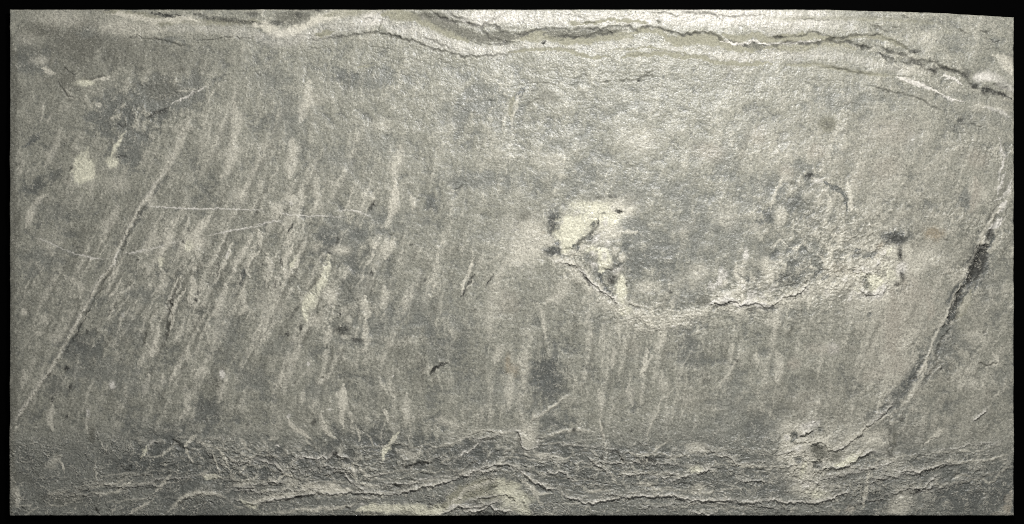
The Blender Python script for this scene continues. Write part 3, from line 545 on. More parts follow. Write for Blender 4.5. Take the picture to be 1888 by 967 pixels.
tile(1408, 320, [
 ('B','d',245,8,26,12,.9),('B','g',150,50,22,14,.7),('N','p',7,.5,[(110,0),(95,60),(60,110),(40,200)]),('B','p',120,20,30,26,.4),('B','c',290,40,30,12,.5),
 ('N','v',13,.65,[(335,45),(390,85),(430,120),(450,190)],D1(brk=.8)),('N','p',14,.75,[(455,50),(470,100),(475,150),(478,200)]),('N','p',15,.55,[(340,120),(362,160),(350,220),(315,290)]),
 ('B','b',160,160,60,50,.5),('B','v',165,160,26,32,.6),('B','v',5,240,26,40,.8),('B','p',90,230,30,50,.5),('B','b',330,240,60,50,.3),
 ('B','v',722,348,80,38,1,D1(hard=.6,ang=8)),('B','d',720,352,66,26,.6),('k',[(640,410),(655,385),(675,375)],D1(w=2)),('N','v',9,.8,[(668,380),(645,410),(636,440)]),
 ('N','n',12,.35,[(640,360),(610,420),(600,470)]),
 ('B','p',680,430,45,45,.8),('N','y',10,.8,[(690,400),(660,440),(610,500)]),('B','p',615,480,50,45,.65),('B','y',590,590,90,42,.9,D1(e=.7)),('B','y',660,540,50,55,.6),('B','p',520,590,30,26,.8),('B','p',775,430,26,55,.75),('B','c',745,515,30,35,.8),('B','p',640,500,70,60,.4),('B','p',700,620,40,30,.6),
 ('B','d',735,440,16,42,.75,D1(brk=.9)),('B','d',748,560,14,40,.7,D1(brk=.9)),('B','d',725,600,18,16,.75),('B','d',660,455,26,10,.5),('B','d',620,530,14,24,.45),('B','d',650,545,12,26,.45),('B','g',555,610,16,26,.5),
 ('s',[(490,585),(520,622),(560,648),(590,650),(640,625),(685,592)],D1(h=1.8,fade=6,a=.9,dark=.7,amp=3,w=1.8)),('k',[(545,580),(570,610),(572,655)],D1(w=1.8)),('B','d',570,650,16,8,.7),
 ('N','w',34,.6,[(690,640),(700,740),(700,850),(690,960)],D1(brk=.7)),('B','w',790,630,65,80,.5),('N','w',22,.5,[(890,660),(905,740),(890,790)]),('B','p',900,450,80,60,.4),('B','p',820,500,50,60,.45),('B','w',720,790,90,120,.35),('B','p',660,680,30,30,.4),
 ('B','b',180,480,130,55,.6),('B','v',110,560,60,36,.75),('B','v',165,488,36,12,.7),('B','b',260,430,40,60,.4),('B','v',315,440,18,26,.5),('B','b',470,440,60,20,.4),('B','v',480,440,30,8,.5),
 ('k',[(70,560),(130,560),(165,530)],D1(w=1,a=.6,amp=4)),
 ('N','p',7,.6,[(205,380),(165,400),(130,390)]),('N','p',6,.5,[(30,400),(90,360),(130,390)]),
 ('s',[(-5,724),(30,720),(70,712),(110,680),(180,650),(220,620),(245,580)],D1(h=1.6,fade=5,a=.8,dark=.7,amp=3)),('N','p',8,.6,[(0,715),(70,700),(110,675),(180,645)]),('B','d',35,728,32,8,.8),('B','v',20,740,30,18,.6),
 ('B','p',345,630,35,45,.75),('B','c',340,640,16,30,.4),('B','p',365,545,20,20,.8),('N','p',9,.7,[(360,640),(400,605),(440,590),(450,570)]),('N','p',10,.6,[(230,590),(215,640)]),('N','p',10,.6,[(280,650),(250,690),(240,740)]),('N','p',9,.6,[(350,560),(355,600)]),
 ('N','p',12,.6,[(300,440),(340,480),(360,440),(350,390)]),('N','p',8,.6,[(350,440),(330,490),(350,520)]),('N','p',8,.6,[(415,455),(450,450),(470,430),(500,430)]),('N','p',7,.6,[(360,430),(400,400),(420,340),(440,300)]),
 ('B','p',32,550,28,40,.9),('B','p',12,530,20,20,.6),('N','p',7,.5,[(200,520),(260,510),(300,540)]),('N','p',8,.4,[(120,450),(60,480),(0,470)]),('B','p',40,800,40,26,.5),
 ('N','p',6,.5,[(370,680),(350,740)]),('k',[(380,615),(420,600),(440,600)],D1(w=1.4,amp=3)),('k',[(210,600),(240,580)],D1(w=1.4,amp=3)),
 ('B','n',922,322,55,38,.75),('k',[(960,345),(985,358),(1005,372)],D1(w=2)),('B','n',410,520,80,40,.2),('N','p',7,.4,[(560,285),(620,285),(660,300)]),
 # the long vein down the right side
 ('N','c',11,.9,[(1320,155),(1290,185),(1265,215)],D1(smooth=.3)),('N','c',12,.9,[(1290,240),(1250,280),(1215,305)],D1(smooth=.3,hard=.65)),('B','c',1195,390,14,22,.8),
 ('N','p',7,.8,[(1215,300),(1185,350),(1155,420),(1110,510),(1095,545)]),('s',[(1093,540),(1110,500),(1150,430),(1170,380),(1195,330),(1240,270)],D1(h=-1.2,fade=3,a=.0,dark=0,amp=1.5)),
 ('k',[(1240,215),(1215,250),(1205,270)],D1(w=2,amp=3)),('k',[(1265,170),(1235,220)],D1(w=1.6,amp=3)),('k',[(1270,300),(1300,240),(1330,180)],D1(w=1.4,a=.6,amp=3)),('B','d',1228,342,28,32,.85,D1(brk=.8)),('N','v',9,.7,[(1245,330),(1225,370),(1200,410)]),
 ('N','v',40,.85,[(1205,400),(1160,490),(1110,570)],D1(brk=.6)),('N','d',22,.95,[(1198,395),(1180,440),(1155,490),(1125,545),(1108,560)],D1(hard=.8,brk=.25,h=-.8)),('N','v',14,.7,[(1215,440),(1190,520),(1150,600),(1120,640)],D1(brk=.7)),
 ('l',[(1185,430),(1160,490),(1135,540)],D1(w=1,a=.6)),('l',[(1205,425),(1175,500),(1150,560)],D1(w=1,a=.4)),
 ('N','c',5,.95,[(1092,545),(1110,560),(1128,572)],D1(hard=.8)),('k',[(1098,552),(1120,562)],D1(w=2)),
 ('N','v',34,.85,[(1130,565),(1070,640),(1020,740),(985,830)],D1(brk=.8)),('N','v',16,.85,[(1125,570),(1080,600),(1050,645),(1030,700),(1005,770)],D1(hard=.6,brk=.7,h=-.6)),('k',[(1085,600),(1050,650),(1035,700),(1010,770)],D1(w=1.6,amp=3)),
 ('N','o',20,.6,[(1115,640),(1095,690),(1065,740),(1040,780)],D1(smooth=.5)),('N','p',14,.35,[(1115,640),(1095,690),(1065,740),(1040,780)]),
 ('l',[(1095,545),(1060,610),(1020,690),(985,780)],D1(w=1.5,a=.7)),('k',[(980,780),(1000,778),(1010,790)],D1(w=1.6)),
 ('N','v',40,.85,[(990,820),(955,890),(935,967)],D1(brk=.8,h=-.5)),('B','d',970,830,22,14,.6),('l',[(945,860),(920,910),(895,967)],D1(w=1.8,a=.9)),('N','b',45,.5,[(1010,830),(960,930),(930,967)]),('l',[(1010,790),(1015,820)],D1(w=1.5)),
 ('k',[(1015,850),(1020,900),(1000,930)],D1(w=1,a=.6)),
 ('B','b',1080,130,50,42,.55),('B','v',1095,145,26,22,.6),('N','w',26,.55,[(1150,20),(1155,100),(1130,200)]),('B','p',1190,110,30,40,.4),('B','b',1210,470,50,40,.3),('B','b',1230,600,80,100,.3),
 ('N','c',6,.5,[(1305,0),(1280,40),(1265,110)],D1(brk=.9)),('N','c',7,.4,[(1340,40),(1310,110),(1260,150)],D1(brk=.9)),
 ('k',[(1295,680),(1300,650),(1340,655)],D1(w=1,a=.6)),('k',[(1180,870),(1200,855),(1210,835)],D1(w=1.5,amp=3)),('B','p',1130,870,50,24,.4),('B','b',1060,910,60,30,.4),
 ('l',[(190,860),(175,950)],D1(w=1,a=.4)),('N','p',18,.35,[(80,740),(60,850)]),('B','b',170,780,80,40,.3),('B','c',370,940,40,30,.4),
])
# ---- row 3
tile(0, 637, [
 ('s',[(345,10),(300,90),(270,140),(230,190),(200,230),(160,310),(110,360),(55,455)][::-1],D1(h=1.1,fade=3,amp=1.2,a=.95,dark=.5)),('N','p',5,.7,[(335,30),(300,90),(275,135)]),('N','p',4,.8,[(190,245),(165,300)]),('N','p',6,.5,[(105,430),(65,470)]),
 ('N','d',7,.6,[(275,140),(245,185)]),('N','d',6,.5,[(375,0),(350,60)]),
 ('B','d',362,125,17,20,.95,D1(brk=.9)),('l',[(370,150),(340,200),(310,245)],D1(w=1.4,a=.7)),('B','d',382,222,11,14,.85),('B','d',283,292,14,13,.9),('B','d',365,384,13,12,.8),('B','d',265,152,10,10,.6),('B','d',260,200,5,5,.6),('B','g',500,475,20,45,.7),('B','d',340,380,6,6,.6),
 ('l',[(800,30),(790,55),(740,150),(710,210),(685,270),(660,330),(640,385)],D1(w=1.1,a=.6,brk=.6)),('N','p',3,.7,[(745,140),(700,225)]),('B','d',637,398,8,12,.5),
 ('N','p',14,.65,[(835,0),(825,40),(810,70)]),('N','p',13,.75,[(805,150),(800,200),(780,250),(762,285)]),('B','p',880,185,15,30,.65),('N','p',14,.55,[(1015,20),(1010,90)]),('N','p',12,.5,[(975,100),(940,170),(915,220)]),('B','c',1200,155,18,24,.7),('B','d',1170,190,10,12,.6),('B','c',608,215,18,24,.8),('B','c',475,362,12,22,.75),('N','p',9,.4,[(470,370),(465,480)]),
 ('N','p',15,.5,[(285,320),(270,400),(285,460)]),('N','p',14,.4,[(130,130),(120,240)]),('N','p',14,.4,[(420,100),(410,180)]),('N','p',14,.35,[(1200,190),(1190,300)]),('N','p',14,.35,[(1000,200),(1000,300)]),
 ('B','v',470,60,110,50,.5),('B','b',560,140,160,80,.5),('B','v',300,210,70,60,.5),('B','b',740,230,120,60,.4),('B','v',1120,360,90,60,.6),('B','v',880,460,180,40,.5),('B','b',1350,180,80,60,.45),('B','b',760,420,60,40,.4),
 ('B','v',1000,640,260,130,.55),('B','v',740,620,70,50,.75),('B','b',1200,600,200,120,.4),('B','v',850,590,120,80,.35),('B','v',1130,870,200,50,.5),('B','b',500,780,160,40,.5),('B','g',360,820,120,40,.4),
 ('N','y',10,.7,[(795,545),(785,570),(768,605)]),('B','d',765,612,10,8,.8),('s',[(800,565),(835,522),(875,520)],D1(h=1,fade=4,a=.7)),('l',[(760,600),(820,606),(880,590),(920,552),(950,520)],D1(w=1.4,a=.8)),
 ('k',[(925,512),(950,520),(980,545),(1002,568)],D1(w=3.4,a=1)),('k',[(1005,565),(1050,570)],D1(w=1.6)),('N','p',11,.7,[(1000,545),(1025,515),(1055,488)]),('N','p',9,.5,[(1010,560),(1025,600),(1045,630)]),
 ('l',[(1040,550),(1070,530),(1110,535),(1150,550),(1200,560),(1260,572)],D1(w=2,a=.9)),('l',[(1260,572),(1320,560),(1380,590),(1410,600)],D1(w=1.6,a=.6)),('B','d',1150,605,20,12,.8),('N','p',5,.6,[(1150,575),(1170,630),(1195,690)]),('N','p',8,.5,[(1180,560),(1215,620),(1240,680)]),('N','p',4,.5,[(1070,580),(1100,620)]),
 ('N','y',10,.85,[(1090,705),(1140,714),(1190,712)]),('l',[(1050,698),(1120,702),(1200,715),(1240,708)],D1(w=2,a=.9)),('k',[(1130,725),(1170,720)],D1(w=1.6,amp=3)),
 ('s',[(1260,768),(1320,770),(1407,776)],D1(h=1.6,fade=5,a=.95,w=2)),('N','p',10,.7,[(1270,762),(1330,740),(1400,700)]),('s',[(1235,850),(1280,838),(1340,866),(1380,862),(1420,838)],D1(h=1.6,fade=7,a=1,w=2)),('N','y',12,.75,[(1300,840),(1345,862),(1407,850)]),
 ('l',[(895,915),(935,882),(970,842),(1040,800),(1130,798),(1190,808),(1240,840)],D1(w=2.6,a=.95,h=1.1)),('l',[(1240,840),(1280,870),(1340,890)],D1(w=1.3,a=.6)),('k',[(940,885),(975,848),(1040,806)],D1(w=1.5)),
 ('k',[(200,860),(230,830),(290,805),(370,795)],D1(w=2)),('l',[(225,825),(290,802),(370,788)],D1(w=1.6)),('l',[(385,842),(430,815),(500,800),(560,800),(620,795),(660,770),(705,738)],D1(w=2,a=.85,h=.9)),('l',[(400,775),(480,772),(550,755),(620,750),(660,730),(720,700)],D1(w=1.7,a=.8,h=.8)),
 ('k',[(660,690),(700,665),(710,630)],D1(w=1.6,amp=3)),('N','v',18,.6,[(380,790),(450,790),(520,790)]),
 ('l',[(140,915),(175,895),(205,872)],D1(w=1.6)),('N','p',9,.5,[(700,915),(750,880),(820,840)]),('N','p',7,.5,[(830,800),(880,740),(930,690)]),('l',[(600,915),(625,870)],D1(w=1.4)),('k',[(518,870),(522,895),(532,915)],D1(w=2.6,a=1)),('l',[(400,890),(410,870)],D1(w=1.2)),('N','p',7,.5,[(640,760),(690,745),(715,728)]),
 ('N','p',18,.5,[(62,740),(75,780),(100,870)]),('N','p',5,.6,[(320,620),(340,650),(348,690)]),('l',[(60,870),(130,865),(190,855)],D1(w=1.6,a=.5)),('k',[(55,905),(100,915)],D1(w=2.5)),('k',[(75,885),(140,895)],D1(w=1.2,amp=3)),
 ('N','p',4,.5,[(545,510),(570,570),(580,540)]),('N','p',5,.4,[(520,620),(530,740)]),('N','p',22,.3,[(240,660),(330,600)]),('B','g',120,720,60,30,.3),('k',[(560,560),(600,590)],D1(w=1,a=.5,amp=4)),
 ('B','d',200,690,16,10,.4),('B','d',1340,430,10,8,.5),('B','v',1040,420,26,26,.5),('l',[(960,455),(985,470)],D1(w=2)),('N','g',24,.5,[(60,0),(75,250),(62,500),(60,750),(64,910)]),('N','p',6,.5,[(1360,620),(1290,690)]),('N','p',8,.5,[(1300,500),(1340,560)]),
])
tile(470, 637, [
 ('B','v',640,500,230,90,.5),('B','v',300,720,280,80,.45),('B','v',1100,580,170,60,.65),('B','b',700,700,300,60,.4),('B','v',90,680,110,90,.45),('B','b',560,850,500,26,.55),('B','v',1250,640,200,60,.4),('B','v',620,560,90,50,.5),
 ('B','v',1010,30,90,80,.45),('B','b',320,260,50,70,.4),('B','b',1290,270,180,90,.3),('B','v',650,250,60,80,.35),('B','b',100,20,120,40,.3),
 ('N','p',26,.75,[(230,790),(300,778),(400,785),(520,782)],D1(smooth=.3)),('N','p',16,.6,[(-10,850),(70,830),(180,810),(250,780)]),('B','p',200,740,40,30,.6),
 ('s',[(-10,862),(70,842),(180,825),(240,812),(320,797),(430,800),(530,794),(620,798),(720,808),(800,795),(900,770),(1000,750),(1080,730),(1150,700),(1210,672),(1270,656),(1340,645),(1420,662)],D1(h=2,fade=7,a=1,w=1.8,dark=.7,amp=1.8)),
 ('l',[(60,905),(150,900),(240,880),(330,885),(430,873),(540,862),(600,856)],D1(w=2.4,a=.6)),('N','p',8,.5,[(220,885),(330,890),(430,878),(540,864)]),('l',[(540,826),(640,822),(740,824)],D1(w=1.2,a=.6)),
 ('N','y',26,.7,[(560,890),(700,885),(850,890),(960,895),(1060,860)],D1(smooth=.4)),('N','o',34,.9,[(1020,870),(1100,815),(1180,775),(1270,758),(1420,760)],D1(smooth=.35)),('N','p',12,.7,[(1060,850),(1120,800),(1190,762),(1270,745),(1330,745)],D1(smooth=.4)),('B','o',1280,800,150,40,.7),
 ('s',[(975,918),(1040,897),(1070,880),(1110,865),(1200,872),(1260,856),(1300,850),(1350,850)],D1(h=1.8,fade=6,a=1,w=1.8,dark=.7)),('s',[(1110,912),(1160,895),(1200,890),(1240,882),(1270,880),(1300,900),(1370,900),(1400,915)],D1(h=2,fade=5,a=1,w=1.8,dark=.9)),('N','d',10,.85,[(1150,915),(1260,905),(1350,915)],D1(brk=.5)),
 ('s',[(1140,850),(1190,832),(1250,815),(1290,820),(1320,800),(1380,805),(1407,830)],D1(h=1.4,fade=5,a=.6,w=1.4,dark=.7)),('k',[(920,858),(955,860),(985,875),(992,890)],D1(w=2,amp=3)),('N','d',10,.5,[(1180,860),(1250,850)],D1(brk=1)),('l',[(1250,790),(1320,775),(1400,790)],D1(w=1.2,a=.4)),('k',[(1230,780),(1290,768),(1360,780)],D1(w=1.4,amp=4)),('N','c',10,.6,[(1045,880),(1070,868),(1100,862)]),
 ('B','g',600,905,100,10,.6),('B','d',660,910,40,8,.7),('B','d',820,905,40,16,.55,D1(brk=1)),('k',[(480,880),(520,880)],D1(w=2,amp=4)),('l',[(740,870),(790,915)],D1(w=1.4)),('B','d',1010,840,40,22,.45,D1(brk=1)),('B','d',945,880,20,12,.6),('k',[(870,850),(930,845)],D1(w=1.6,amp=4)),('B','d',240,820,18,6,.8),
 ('s',[(200,650),(225,615),(260,610),(330,612),(400,612),(425,588),(450,604),(490,612),(530,610)],D1(h=1.5,fade=4,a=.9,w=1.8,dark=.6)),('N','d',10,.7,[(400,640),(410,610),(430,590),(440,580)],D1(brk=.7)),('B','d',480,625,30,8,.5),
 ('s',[(-10,612),(40,625),(70,640),(110,640),(140,670),(155,690),(200,702)],D1(h=1.5,fade=5,a=.9,w=1.8,dark=.6)),('N','p',8,.7,[(150,690),(190,705),(210,690)]),('N','p',7,.6,[(160,695),(120,730),(90,760)]),('l',[(50,505),(60,560),(100,590)],D1(w=2,a=.6)),('l',[(60,512),(100,495),(135,488)],D1(w=1.8,a=.7)),('B','d',85,605,18,30,.6),('B','d',60,740,50,30,.4,D1(brk=1)),('l',[(185,640),(210,625),(230,612)],D1(w=2)),
 ('N','p',9,.75,[(695,350),(715,380),(718,420)]),('l',[(712,400),(690,460),(680,520)],D1(w=1.4,a=.6)),('N','y',11,.85,[(778,470),(745,525),(705,565),(692,620)],D1(hard=.6)),('l',[(770,480),(720,545),(690,560)],D1(w=1.6)),('k',[(660,660),(700,655),(710,660)],D1(w=1.4)),
 ('l',[(1140,478),(1200,467),(1270,458),(1330,470),(1420,468)],D1(w=2.2,a=.95,h=1)),('k',[(1160,485),(1240,475),(1330,480)],D1(w=1.5)),('l',[(1170,482),(1120,503),(1080,515),(1030,545)],D1(w=1.6,a=.7)),
 ('s',[(1065,632),(1100,600),(1150,575),(1180,555),(1220,530),(1270,520)],D1(h=1.2,fade=4,a=.8,w=1.5)),('s',[(950,620),(1000,600),(1020,635),(1080,640)],D1(h=1,fade=4,a=.4)),
 ('N','d',11,.75,[(790,665),(850,655),(900,635),(945,632)],D1(brk=.8)),('k',[(830,665),(870,645),(930,635)],D1(w=2.4,amp=4)),
 ('l',[(790,770),(860,745),(940,735),(1020,715)],D1(w=1.6,a=.8)),('l',[(880,780),(960,755),(1060,718),(1130,690),(1180,655)],D1(w=1.3,a=.6)),('k',[(760,735),(840,725),(900,735),(960,745)],D1(w=1.5,amp=3)),('l',[(620,700),(700,690),(780,680),(860,682)],D1(w=1.4,a=.6)),('k',[(700,760),(780,755),(850,740)],D1(w=1.3,amp=3)),('l',[(1000,640),(1030,620),(1060,610)],D1(w=1.3)),
 ('k',[(860,680),(920,690),(990,690)],D1(w=1.5,amp=4)),('k',[(1090,690),(1150,660),(1200,620)],D1(w=1.3,amp=3)),
 ('s',[(452,672),(490,700),(520,735),(560,765),(620,790)],D1(h=1.3,fade=4,a=.9,w=1.6,dark=.5)),('N','p',8,.6,[(555,645),(590,680),(620,710),(660,712)]),('N','p',12,.6,[(530,640),(530,690),(555,730)]),('s',[(590,700),(630,715),(690,700),(720,690)],D1(h=1.2,fade=5,a=.6)),('l',[(390,700),(420,715),(440,750)],D1(w=1.5)),('k',[(375,710),(395,700),(420,720)],D1(w=2)),('N','p',12,.5,[(560,740),(600,750),(680,770)]),
 ('N','p',11,.7,[(170,395),(210,440),(250,470),(290,500)]),('B','c',180,385,12,12,.6),('N','p',13,.7,[(360,350),(375,420),(400,480),(430,505)]),('N','p',15,.75,[(480,210),(470,300),(465,370),(482,440)],D1(hard=.6)),('N','p',10,.5,[(440,250),(450,290)]),('B','d',320,410,10,22,.6),('N','p',7,.5,[(545,430),(570,520)]),('N','p',6,.4,[(610,470),(640,540)]),('N','p',12,.4,[(260,240),(250,320)]),('l',[(270,500),(290,530),(315,545)],D1(w=1.6)),
 ('k',[(212,80),(195,112)],D1(w=1.6)),('l',[(250,20),(225,60),(205,110)],D1(w=1.8,a=.6)),('l',[(290,120),(240,180),(200,210)],D1(w=1.8,a=.6)),('k',[(240,180),(205,215)],D1(w=1.6)),('N','p',10,.5,[(150,150),(140,230)]),('N','p',8,.5,[(400,20),(365,60)]),('k',[(380,178),(350,180)],D1(w=1.8)),('N','p',18,.4,[(820,260),(815,400)]),('N','p',10,.4,[(350,200),(400,150)]),
 ('N','p',20,.35,[(240,0),(180,140),(150,260)]),('l',[(475,50),(485,90)],D1(w=2,a=.6)),('l',[(600,0),(585,30),(565,50)],D1(w=2.4,a=.8)),
 ('N','d',10,.85,[(945,155),(970,125),(1005,110),(1040,95)],D1(brk=.8)),('k',[(940,158),(970,130),(1000,112)],D1(w=2,amp=4)),('k',[(545,205),(552,195)],D1(w=1.6)),('B','d',1290,260,8,8,.4),
 ('B','c',748,163,5,5,1,D1(e=.1)),('B','d',752,172,6,4,.9,D1(e=.1)),('B','c',290,100,8,9,.9),('B','c',405,345,6,6,.9),('B','c',1395,210,5,5,.9),('B','c',578,855,12,5,1),('B','c',1278,662,9,5,1),('B','c',122,542,10,7,.7),('B','n',1368,100,20,50,.55),
 ('N','p',20,.4,[(980,400),(1100,440)]),('N','p',20,.35,[(760,560),(860,600),(900,560)]),('N','p',20,.4,[(1330,0),(1300,100)]),
])
tile(940, 637, [
 ('B','v',205,170,100,125,.8,D1(hard=.6)),('B','v',200,130,60,60,.4),('B','b',190,400,80,80,.55),('B','v',210,420,45,40,.4),('B','v',250,530,130,60,.55),
 ('B','v',520,700,420,90,.5),('B','v',230,730,180,70,.5),('B','b',800,800,600,50,.5),('B','v',1180,640,160,80,.45),('B','v',900,760,120,60,.35),('B','v',980,60,60,130,.6,D1(ang=10)),('B','b',1240,380,160,170,.4),('B','v',1350,480,60,90,.4),
 ('N','p',24,.3,[(70,0),(75,150),(60,300),(80,440)],D1(brk=.9)),('N','p',20,.4,[(20,100),(0,220),(0,330)]),('B','n',20,130,28,36,.4),
 ('l',[(92,440),(105,418),(130,395),(190,355),(240,325),(280,290),(335,262)],D1(w=2,a=1,h=1,brk=.2)),('k',[(100,440),(140,398),(195,362),(240,335)],D1(w=1.2,a=.5)),
 ('l',[(160,505),(200,495),(250,475),(340,463),(430,466),(480,480)],D1(w=2.1,a=.85,h=.9)),('B','d',347,455,12,8,.8),('B','v',345,405,14,18,.6),
 ('B','p',100,490,50,75,.7,D1(e=.3)),
 ('s',[(-5,463),(30,468),(52,488),(56,520),(58,550),(80,566),(110,565),(130,555),(152,550),(150,520),(160,500)],D1(h=1.2,fade=4,a=.85,w=1.5,dark=.8,amp=1.6)),('k',[(25,468),(52,488),(54,540),(60,562)],D1(w=1.6)),('k',[(130,490),(152,488),(148,510),(185,515)],D1(w=2.2)),
 ('l',[(130,600),(180,592),(240,602),(310,612),(350,575)],D1(w=1.5,a=.7)),('B','p',170,598,40,14,.5),
 ('s',[(-5,648),(50,678),(75,690),(92,715),(130,750),(150,745),(195,770),(275,770)],D1(h=1.8,fade=5,a=1,w=1.8,dark=.7)),
 ('s',[(160,718),(210,695),(240,688),(262,680),(300,700),(340,735),(370,750)],D1(h=1.2,fade=4,a=.8,w=1.4,dark=.5)),('l',[(370,750),(430,788),(520,792),(560,778)],D1(w=1.8,a=.9)),
 ('l',[(130,800),(180,802),(235,800)],D1(w=1.6,a=.8)),('s',[(262,795),(310,830),(400,846),(480,850),(570,827),(650,820),(720,812),(800,820),(890,815),(960,828),(1040,842),(1130,838),(1200,842),(1290,850),(1420,835)],D1(h=1.9,fade=6,a=1,w=1.7,dark=.7,amp=1.8)),
 ('s',[(430,598),(470,640),(500,658),(550,690)],D1(h=1.3,fade=4,a=.85)),('N','p',7,.4,[(555,680),(570,740)]),('s',[(595,712),(650,704),(700,696),(745,690)],D1(h=1.4,fade=4,a=.95)),('s',[(745,700),(800,712),(840,715),(880,700),(915,700)],D1(h=1.2,fade=4,a=.8)),('s',[(740,705),(790,690),(850,690),(920,680)],D1(h=1,fade=4,a=.5)),
 ('l',[(762,590),(790,555),(830,535),(865,505)],D1(w=1.8,a=.8)),('l',[(665,607),(700,600),(740,600),(770,588)],D1(w=1.6,a=.8)),('B','d',722,620,44,16,1,D1(hard=.6)),('B','d',778,626,16,10,.9),('B','d',685,608,18,8,.8),
 ('N','p',7,.65,[(488,385),(497,450),(503,500),(516,545)]),('k',[(490,400),(500,490),(510,540)],D1(w=1.2)),
 ('l',[(655,120),(648,180),(638,235),(600,277)],D1(w=1.6,a=.7)),('l',[(895,195),(882,235),(830,290),(795,350),(765,410),(745,470),(732,510)],D1(w=1.5,a=.75,amp=2.5)),('l',[(990,10),(960,60),(930,130),(905,200)],D1(w=1.3,a=.5)),
 ('l',[(1245,10),(1222,80),(1200,130),(1155,195),(1110,240),(1085,282)],D1(w=1.8,a=.75)),('l',[(1120,205),(1135,198),(1145,215),(1125,245)],D1(w=1.5,a=.6)),('B','d',1225,82,10,7,.7),
 ('N','p',9,.6,[(745,20),(735,80),(710,160)]),('N','p',10,.5,[(770,50),(700,170)]),('N','p',14,.4,[(560,20),(550,120)]),('N','p',12,.4,[(480,250),(500,350)]),('N','p',22,.3,[(820,150),(830,260)]),('N','p',18,.35,[(640,220),(660,330)]),('N','p',12,.3,[(1330,20),(1330,120)]),
 ('l',[(830,622),(880,612),(930,595),(970,588)],D1(w=1.7,a=.6)),('s',[(1055,542),(1090,570),(1130,597),(1175,600),(1205,630),(1250,655),(1300,660)],D1(h=1.3,fade=4,a=.7)),('N','p',8,.7,[(1230,650),(1290,660),(1330,655)]),('l',[(1290,680),(1350,682),(1410,675)],D1(w=1.5,a=.7)),
 ('s',[(1215,705),(1240,722),(1290,732),(1350,736),(1420,730)],D1(h=1.5,fade=4,a=.8)),('l',[(740,785),(800,780),(850,772),(905,782)],D1(w=1.6,a=.7)),('l',[(700,790),(640,798)],D1(w=1.3,a=.5)),('s',[(830,718),(880,728),(960,712),(1010,705)],D1(h=1,fade=4,a=.5)),
 ('s',[(985,690),(1030,692),(1060,672),(1085,660),(1095,665)],D1(h=1.6,fade=6,a=.95,dark=.8)),('B','y',1005,668,40,20,.7),('B','d',1030,695,26,7,.8),('B','p',1020,775,42,26,.6),('l',[(1060,800),(1090,788),(1110,780)],D1(w=2,a=.9)),('l',[(1000,800),(1050,798)],D1(w=1.5,a=.6)),
 ('B','p',1000,555,60,32,.5),('B','c',1028,572,16,9,.6),('B','p',730,750,50,12,.6),
 ('s',[(965,905),(1010,905),(1040,912),(1075,908),(1120,912)],D1(h=1.6,fade=3,a=.9)),('l',[(1050,868),(1100,862),(1150,858),(1190,862)],D1(w=1.4,a=.6)),('l',[(170,912),(210,908),(250,914)],D1(w=1.8)),('l',[(1180,905),(1200,908)],D1(w=1.4)),
 ('B','d',453,628,13,10,.85),('B','d',500,604,9,16,.8),('B','d',553,575,9,9,.8),('B','d',578,575,13,9,.85),('k',[(590,590),(610,605),(622,630),(640,640)],D1(w=2.4,a=.9)),('B','d',700,530,16,8,.6),('B','d',660,460,12,10,.7),('B','d',385,665,12,9,.6),('B','d',1115,625,8,14,.6),('k',[(1060,560),(1100,590),(1130,600)],D1(w=1.4)),
 ('k',[(220,850),(300,840),(380,850)],D1(w=1.2,amp=3)),('l',[(260,860),(330,855),(420,850)],D1(w=1.4,a=.5)),('l',[(400,790),(450,785),(520,775)],D1(w=1.4,a=.6)),('k',[(480,785),(530,778)],D1(w=2,amp=3)),('k',[(660,760),(760,765),(850,760)],D1(w=1.3,amp=3)),('k',[(880,750),(960,745),(1000,770)],D1(w=1.3,amp=3)),
 ('N','y',60,.55,[(-60,740),(0,800),(60,860),(80,915)],D1(hard=.4)),('k',[(60,840),(85,870),(80,900)],D1(w=1.2,amp=3)),('k',[(-20,800),(20,830),(45,850)],D1(w=1.6,amp=3)),('N','p',12,.5,[(60,740),(110,770),(170,860)]),
 ('l',[(540,660),(500,650)],D1(w=1)),('l',[(340,640),(410,620)],D1(w=1.1,a=.5)),('l',[(590,720),(560,740),(600,752)],D1(w=1.2,a=.6)),
])
